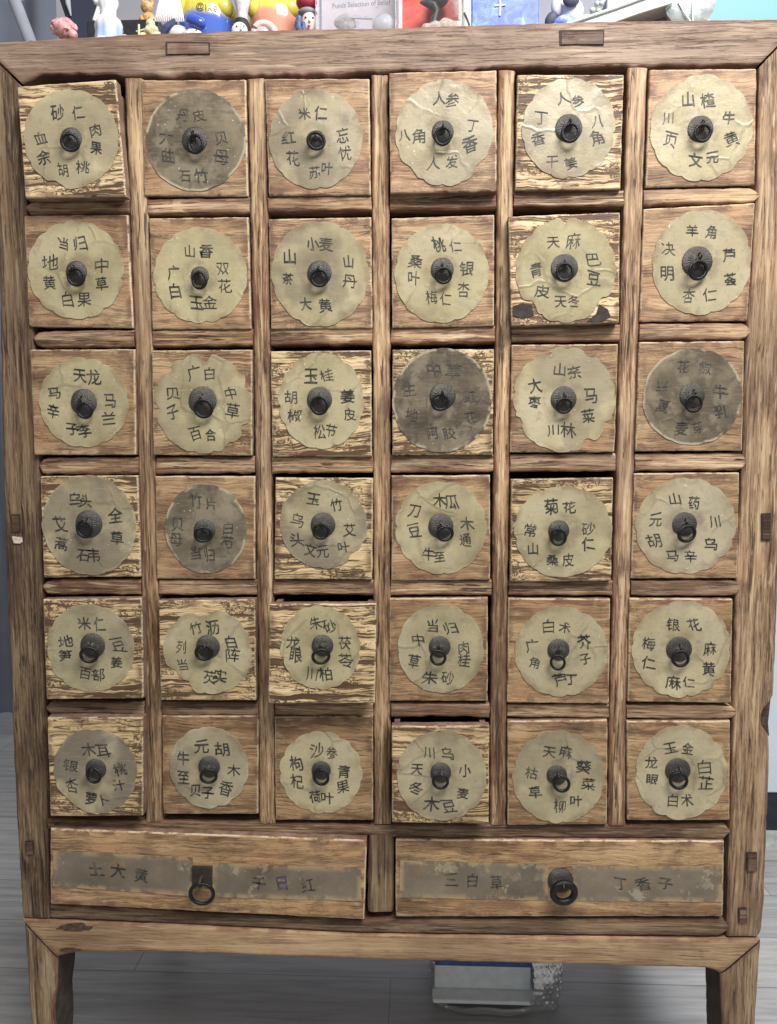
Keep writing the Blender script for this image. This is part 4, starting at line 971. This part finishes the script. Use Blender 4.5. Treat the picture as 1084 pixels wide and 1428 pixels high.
# hooded white-faced figure
t = Thing('hooded_figure', 334, .012, 'white-faced little figure in a black hood between the two yellow toys', 'figurine'); k = t.k; q = t.P(334, 30)
mb = MB(); mb.ball((q[0], t.y, TOPZ + .009), (11 * k, 7 * k, 12 * k)); mb.ball((q[0] + .0035, t.y - .0062, TOPZ + .0085), (.0015, .002, .0022)); mb.build('face', plain('white_bisque', (.80, .79, .80), .3, var=.05), t.root, (q[0], t.y, TOPZ + .01))
mb = MB()
for du in (-4, 6): e = at(334 + du, 34.5, t.y - .007); mb.ball((e[0], t.y - .0064, TOPZ + .012), (.0013, .001, .0008))
mb.ball((q[0] + .0025, t.y - .0068, TOPZ + .0042), (.0016, .0008, .0006))
mb.build('features', plain('soft_brown_paint', (.20, .12, .11), .4), t.root, (q[0], t.y, TOPZ + .01))
mb = MB(); mb.add(*lathe(q[0], t.y + .010, TOPZ, [(.0125, 0), (.0125, .012), (.0105, .022), (.008, .027), (.006, .0275)], 30)); mb.build('hood', plain('black_hood', (.022, .022, .028), .5), t.root, (q[0], t.y, TOPZ))
mb = MB(); mb.add(*lathe(q[0] + .001, t.y + .012, TOPZ + .0276, [(.006, 0), (.007, .012), (.011, .03), (.012, .05)], 24)); mb.build('plume', plain('grey_white_fur', (.62, .62, .64), .7, scale=200, var=.2), t.root, (q[0], t.y, TOPZ + .03))

# child-faced figure with cap
t = Thing('capped_figure', 428, .013, 'child-faced figurine with a dark red cap and blue scarf', 'figurine'); k = t.k; q = t.P(431, 24)
mb = MB(); mb.ball((q[0], t.y, TOPZ + .017), (10 * k, 8 * k, 15 * k)); mb.ball((q[0] + .002, t.y - .008, TOPZ + .016), (.0016, .0016, .002)); mb.build('face', plain('pink_bisque_face', (.80, .64, .60), .35, var=.06), t.root, (q[0], t.y, TOPZ + .017))
mb = MB(); mb.ball((q[0] - .003, t.y - .0072, TOPZ + .020), (.0014, .001, .0010)); mb.ball((q[0] + .0055, t.y - .006, TOPZ + .020), (.0012, .001, .001)); mb.build('eye', plain('eye_brown', (.05, .03, .03), .3), t.root, (q[0], t.y, TOPZ + .02))
mb = MB(); mb.ball((q[0] + .001, t.y - .0078, TOPZ + .010), (.002, .0012, .0011)); mb.build('mouth', plain('lip_red', (.55, .10, .12), .3), t.root, (q[0], t.y, TOPZ + .01))
mb = MB(); mb.ball((q[0] - .002, t.y + .003, TOPZ + .030), (13 * k, 11 * k, 6 * k)); mb.build('cap_band', plain('grey_cap', (.22, .23, .28), .6), t.root, (q[0], t.y, TOPZ + .03))
mb = MB(); mb.ball((q[0] - .003, t.y + .003, TOPZ + .042), (14 * k, 12 * k, 10 * k)); mb.build('cap', plain('dark_red_cap', (.36, .03, .06), .6), t.root, (q[0], t.y, TOPZ + .04))
mb = MB(); mb.tube([(q[0] - .011, t.y - .003, TOPZ + .022), (q[0] - .0125, t.y - .005, TOPZ + .012), (q[0] - .009, t.y - .008, TOPZ + .002)], [.004, .0045, .004]); mb.tube([(q[0] - .006, t.y - .007, TOPZ + .014), (q[0] - .005, t.y - .009, TOPZ + .002)], [.0025, .003]); mb.build('scarf', plain('navy_scarf', (.07, .11, .25), .5, var=.5, scale=350), t.root, (q[0] - .01, t.y, TOPZ + .01))

# clear acrylic box with a scene inside
def glassy(name, tint, milk=.14):
    g = G(name); tr = g.n('ShaderNodeBsdfTransparent', None, {0: c4(tint)}); gl = g.n('ShaderNodeBsdfGlossy', None, {0: (1, 1, 1, 1), 1: .06})
    dfu = g.n('ShaderNodeBsdfDiffuse', None, {0: (.75, .78, .84, 1)}); mm = g.n('ShaderNodeMixShader', None, {0: milk, 1: tr.outputs[0], 2: dfu.outputs[0]})
    fr = g.n('ShaderNodeFresnel', None, {0: 1.35}).outputs[0]; m = g.n('ShaderNodeMixShader', None, {0: fr, 1: mm.outputs[0], 2: gl.outputs[0]}); g.t.links.new(m.outputs[0], g.o.inputs[0]); return g.m
CLEAR = glassy('clear_acrylic', (.93, .94, .97)); CLEARER = glassy('clear_film', (.97, .96, .96), .03)
def display(u0, u1, y, dep, top, name, label, cat, mat=None):
    t = Thing(name, (u0 + u1) / 2, y, label, cat); a, b = at(u0, 20, y)[0], at(u1, 20, y)[0]
    mb = MB(); mb.box(a, b, y, y + dep, TOPZ, TOPZ + top); rounded(mb.build('case', mat or CLEAR, t.root, ((a + b) / 2, y, TOPZ), None, False), .0012, 2); return t, a, b
t, a, b = display(440, 553, .004, .05, .105, 'acrylic_display_box', 'clear acrylic display box with grey lettering and white shapes inside', 'display box')
mb = MB(); mb.box(a + .002, b - .002, .0505, .0515, TOPZ + .001, TOPZ + .103); mb.build('back_card', mottled('pastel_card', [(.50, .50, .60), (.74, .73, .80), (.82, .70, .74), (.80, .82, .86)], 55, .6), t.root, (a, .05, TOPZ), None, False)
mb = MB(); q = at(535, 30, .02); mb.ball((q[0], .022, TOPZ + .016), (.014, .012, .014)); mb.build('white_ball', plain('pearl_white', (.72, .74, .78), .3, var=.05), t.root, (q[0], .055, TOPZ))
mb = MB(); q = at(482, 25, .02)
mb.ball((q[0], .022, TOPZ + .020), (.013, .008, .012), bump=.2, bs=120); mb.ball((q[0] - .006, .022, TOPZ + .006), (.012, .009, .007), bump=.2, bs=120); mb.ball((q[0] + .016, .022, TOPZ + .007), (.012, .009, .008), bump=.2, bs=120)
mb.build('rockery', mottled('pale_rock', [(.42, .34, .30), (.62, .60, .60), (.78, .78, .80)], 120, .6), t.root, (q[0], .05, TOPZ))
mb = MB(); mb.tube([at(484, 25, .017), at(520, 26, .017)], .0009); mb.build('rod', plain('pale_rod', (.60, .58, .55), .3), t.root, (q[0], .05, TOPZ + .02))
wb = MB(); V, Fc = glyph('Funds Selection of Belief', .004); w = V[:, 0].max() - V[:, 0].min(); A, B = at(464, 8.5, .004), at(545, 2.5, .004); sc = (B[0] - A[0]) / w; cc = (A + B) / 2; sl = (B[2] - A[2]) / (B[0] - A[0])
wb.add([(cc[0] + x * sc, .0033, cc[2] + z * sc * 1.15 + x * sc * sl) for x, z in V], Fc, 0); wb.build('lettering', [ink('grey_print', (.10, .10, .13))], t.root, cc, None, False)

# red display case with a dark bird and pale rocks
t, a, b = display(556, 645, .004, .05, .09, 'red_display_case', 'clear case with red backing holding a dark long-necked bird shape', 'display box', CLEARER)
mb = MB(); mb.box(a + .002, b - .002, .0475, .0485, TOPZ + .001, TOPZ + .088); mb.build('back_card', mottled('red_card', [(.62, .03, .02), (.85, .07, .05), (.92, .22, .06)], 40, .5), t.root, (a, .048, TOPZ), None, False)
mb = MB(); pts = [at(u, v, .026) for u, v in ((604, 36), (607, 26), (610, 16), (606, 8), (596, 4), (586, 3))]; mb.tube(pts, [.0055, .005, .0042, .0055, .0045, .0012]); mb.ball(tuple(at(612, -6, .03)), (.013, .012, .013)); mb.build('bird', plain('dark_bird', (.055, .058, .065), .4, scale=200, var=.3), t.root, pts[2])
mb = MB()
for u, r in ((596, 7), (608, 9), (622, 11), (636, 9)): q = at(u, 36, .016); mb.ball((q[0], .016, TOPZ + .004 + r * .0005), (r * .0011, .009, r * .0009), bump=.2, bs=160)
mb.build('rockery', plain('pale_grit', (.72, .66, .60), .8, scale=300, var=.25), t.root, (a, .055, TOPZ))
mb = MB(); mb.box(a - .0002 + .0005, a + .0045, .0032, .0039, TOPZ, TOPZ + .09); mb.build('pink_edge', plain('pink_film', (.80, .45, .50), .3), t.root, (a, .03, TOPZ), None, False)

# white and black small vase
t = Thing('small_vase', 651, .009, 'slim white vase with a dark curved stripe beside the blue box', 'vase'); q = t.P(651, 20); mb = MB()
mb.add(*lathe(q[0], t.y, TOPZ, [(.0045, 0), (.006, .006), (.0062, .02), (.0055, .04), (.0045, .055)], 24)); mb.build('body', plain('vase_white', (.74, .76, .76), .25, var=.06), t.root, (q[0], t.y, TOPZ))
mb = MB(); mb.tube([(q[0] - .003, t.y - .0055, TOPZ + .019), (q[0], t.y - .0064, TOPZ + .013), (q[0] + .003, t.y - .0055, TOPZ + .005)], .0012); mb.build('stripe', plain('vase_stripe', (.05, .07, .09), .3), t.root, (q[0], t.y, TOPZ + .01))
# blue box
t, a, b = display(658, 752, .004, .05, .095, 'blue_box', 'bright blue printed box with pale cloudy pattern', 'box', mottled('blue_print', [(.03, .07, .42), (.05, .12, .56), (.10, .20, .66), (.28, .42, .74)], 75, .4))
mb = MB(); pts = [at(u, v, .0036) for u, v in ((697, -6), (698, 8), (697, 22))]; mb.tube(pts, .0012); mb.tube([at(690, 8, .0036), at(705, 7, .0036)], .0011); mb.build('printed_mark', plain('pale_blue_mark', (.62, .78, .92), .4), t.root, pts[0])

# reclining blue and white toy
t = Thing('reclining_toy', 785, .016, 'white toy with blue shorts lying against the white tray', 'toy'); k = t.k
q = t.P(788, 30); mb = MB(); mb.ball((t.P(800, 14)[0], t.y + .012, TOPZ + .030), (16 * k, 14 * k, 17 * k)); mb.ball((t.P(768, 42)[0], t.y, TOPZ + .005), (14 * k, 8 * k, 5 * k), rot=Matrix.Rotation(-.25, 3, 'Y')); mb.ball((t.P(779, 8)[0], t.y + .008, TOPZ + .036), (8 * k, 7 * k, 14 * k)); mb.build('body', plain('toy_white', (.76, .77, .82), .3, var=.05, coat=.3), t.root, (q[0], t.y, TOPZ))
mb = MB(); mb.ball((t.P(790, 36)[0], t.y, TOPZ + .011), (17 * k, 11 * k, 10 * k), bump=.06); mb.build('shorts', mottled('blue_cloth', [(.14, .20, .62), (.24, .32, .76), (.50, .58, .86)], 130, .5), t.root, (q[0], t.y, TOPZ))
mb = MB(); mb.ball((t.P(771, 20)[0], t.y + .008, TOPZ + .020), (8 * k, 7 * k, 11 * k), rot=Matrix.Rotation(.5, 3, 'Y')); mb.ball((t.P(796, 8)[0], t.y - .003, TOPZ + .036), (11 * k, 5 * k, 9 * k)); mb.build('dark_fur', plain('dark_grey_fur', (.07, .075, .11), .6), t.root, (q[0], t.y, TOPZ + .02))

# white tray leaning
def prism(poly, y, dep):
    n = len(poly); V = [at(u, v, y) for u, v in poly]; V2 = [v + np.array([0, dep, 0]) for v in V]
    return V + V2, [tuple(range(n)), tuple(range(2 * n - 1, n - 1, -1))] + [(i, (i + 1) % n, n + (i + 1) % n, n + i) for i in range(n)]
t = Thing('white_tray', 860, .008, 'thin white tray leaning at a slant with a bright lower edge', 'tray')
TRAY = plain('satin_grey_white', (.60, .66, .66), .35, var=.05, scale=20); TE = plain('bright_white_edge', (.84, .88, .87), .3, var=.03)
mb = MB(); mb.add(*prism([(790, 36), (842, 36), (948, 0), (1000, -20), (960, -55), (905, -8)], .008, .03)); rounded(mb.build('panel', TRAY, t.root, at(870, 20, .008), None, False), .001)
mb = MB(); mb.tube([at(786, 35, .006), at(860, 10, .006), at(912, -9, .006)], .0016); mb.build('upper_edge', TE, t.root, at(850, 10, .008))
mb = MB(); mb.tube([at(842, 35, .006), at(890, 18, .006), at(938, 3, .006)], .0016); mb.build('lower_edge', TE, t.root, at(890, 10, .008))
t = Thing('grey_block', 905, .040, 'grey block standing under the slanted white tray', 'block'); a, b = at(846, 20, .04)[0], at(944, 20, .04)[0]
mb = MB(); mb.box(a, b, .0405, .09, TOPZ, at(900, -6, .04)[2]); rounded(mb.build('block_body', plain('warm_grey', (.36, .36, .38), .5, var=.08), t.root, (a, .1, TOPZ), None, False), .002)
# beaded strip above the tray
t = Thing('bead_string', 850, .10, 'string of small pale green beads lying behind the white tray', 'beads'); mb = MB()
for i in range(26):
    u = 826 + i * 3.2; q = at(u, 14 - i * .85 + 2 * math.sin(i), .10); mb.ball((q[0], .10 + .004 * (i % 2), q[2] + .004 * (i % 3)), .0034, nu=8, nv=6)
mb.build('bead', plain('celadon_bead', (.56, .64, .58), .25), t.root, at(850, 10, .1))
mb = MB(); mb.add(*prism([(800, 60), (945, 60), (945, -14), (824, 18), (800, 24)], .108, .02)); mb.build('pad', plain('pale_pad', (.58, .62, .60), .7), t.root, at(850, 20, .11), None, False)
# foil round pouch
t = Thing('foil_pouch', 964, .012, 'round clear silver pouch with crinkled rim at the right of the tray', 'pouch'); q = t.P(963, -4); mb = MB()
V = []; Fc = []; n = 60
for i, (rr, d) in enumerate(((0, -.004), (.5, -.005), (.8, -.0035), (.93, -.001), (1.0, 0), (1.0, .004), (0, .004))):
    for j in range(n):
        a = 2 * math.pi * j / n; cr = 1 + (.02 * nz(j * .9, i * 2) if i > 2 else 0); V.append((q[0] + .0295 * rr * cr * math.cos(a), .012 + d + .0008 * nz(j * .7, i), TOPZ + .0295 + .029 * rr * cr * math.sin(a)))
for i in range(6):
    for j in range(n): Fc.append((i * n + j, i * n + (j + 1) % n, (i + 1) * n + (j + 1) % n, (i + 1) * n + j))
mb.add(V, Fc); mb.build('pouch_body', plain('silver_film', (.55, .62, .64), .25, metal=.35, scale=90, var=.2, bump=.002), t.root, (q[0], .012, TOPZ))
mb = MB(); mb.tube([at(946, 2, .006), at(955, 18, .0055), at(966, 34, .0075)], .0010); mb.tube([at(966, 2, .006), at(966, 18, .0055), at(967, 34, .0075)], .0010); mb.build('crease', TE, t.root, at(955, 18, .006))
# white and blue boards at the right
t = Thing('blue_board', 1040, .12, 'flat sky blue board with a white left border standing at the right end', 'board'); a, b = at(990, 20, .12)[0], at(1130, 20, .12)[0]
mb = MB(); mb.box(a, b, .12, .128, TOPZ, TOPZ + .22); mb.build('panel', plain('sky_blue_board', (.15, .36, .66), .5, var=.06, scale=8), t.root, (a, .12, TOPZ), None, False)
mb = MB(); a2 = at(962, 20, .12)[0]; mb.box(a2, a - .0005, .119, .128, TOPZ, TOPZ + .22); mb.build('white_border', WHITE, t.root, (a, .12, TOPZ), None, False)

# ------------------------------------------------------------------ behind the cabinet
# blue grey curtain
def drape(name, u0, u1, y, z0, z1, mat, parent, amp=.02, waves=7, lean=0):
    a, b = at(u0, 300, y)[0], at(u1, 300, y)[0]; V = []; Fc = []; nu, nv = 90, 24
    for i in range(nv):
        for j in range(nu):
            s, t_ = j / (nu - 1), i / (nv - 1); x = a + (b - a) * s
            V.append((x + lean * (1 - t_) * 0, y + amp * math.sin(s * waves * 6.28 + .6 * nz(s * 4, t_ * 2)) + .6 * amp * nz(s * 9, t_ * 3), z0 + (z1 - z0) * t_))
    n0 = len(V)
    V += [(v[0], v[1] + .004, v[2]) for v in V]
    for i in range(nv - 1):
        for j in range(nu - 1):
            f = (i * nu + j, i * nu + j + 1, (i + 1) * nu + j + 1, (i + 1) * nu + j); Fc.append(f); Fc.append(tuple(n0 + k for k in f[::-1]))
    return build(name, V, Fc, mat, parent, ((a + b) / 2, y, z0), fixn=False)
o = drape('curtain', -260, 90, 1.25, .06, 2.2, fabric('blue_grey_cloth', (.20, .225, .29)), None, .03, 5); tag(o, 'blue grey cloth curtain hanging behind the left edge of the cabinet', 'curtain')
t = Thing('dark_coat', 105, .30, 'dark navy folded cloth with a pale seam standing behind the pink ornament', 'cloth'); k = t.k
mb = MB(); mb.add(*prism([(78, 60), (92, 30), (72, -30), (150, -30), (138, 20), (150, 60)], .30, .05)); rounded(mb.build('cloth', fabric('navy_cloth', (.030, .036, .065)), t.root, at(110, 20, .3), None, False), .006)
mb = MB(); mb.tube([at(92, -25, .297), at(95, 5, .296), at(99, 22, .297)], [.005, .004, .001]); mb.build('seam', fabric('pale_seam', (.40, .43, .50)), t.root, at(95, 0, .3))
t = Thing('grey_strap', 40, .33, 'pale grey strap lying diagonally against the curtain at the left end', 'strap'); mb = MB()
mb.tube([at(8, -30, .33), at(26, 15, .33), at(44, 62, .33)], [.010, .010, .010], 0, 12); mb.build('strap_body', fabric('grey_strap_cloth', (.30, .32, .38)), t.root, at(25, 20, .33))
t.root.location.z = TOPZ
# pale storage cabinet at the right
p = at_z(1072, 1180); xs = at(1066, 900, p[1])[0]; yb = p[1]
sc = empty('storage_cabinet', (xs + .3, yb + .2, 0), 'pale blue white storage cabinet with dark plinth behind the right post', 'cabinet')
mb = MB(); mb.box(xs, xs + .7, yb, yb + .4, at(1072, 1106, yb)[2], 1.6); rounded(mb.build('body', plain('pale_blue_laminate', (.70, .80, .92), .35, var=.04, scale=6), sc, (xs, yb, .8), None, False), .004)
mb = MB(); zz = at(1072, 1160, yb)[2]; mb.box(xs + .002, xs + .7, yb + .006, yb + .39, zz + .0005, at(1072, 1106, yb)[2] - .0005); mb.build('plinth', plain('dark_plinth', (.025, .03, .05), .5), sc, (xs, yb, .1), None, False)
mb = MB(); mb.box(xs, xs + .7, yb - .002, yb + .4, 0, zz); mb.build('base_strip', plain('base_strip_grey', (.55, .58, .58), .45), sc, (xs, yb, .0), None, False)
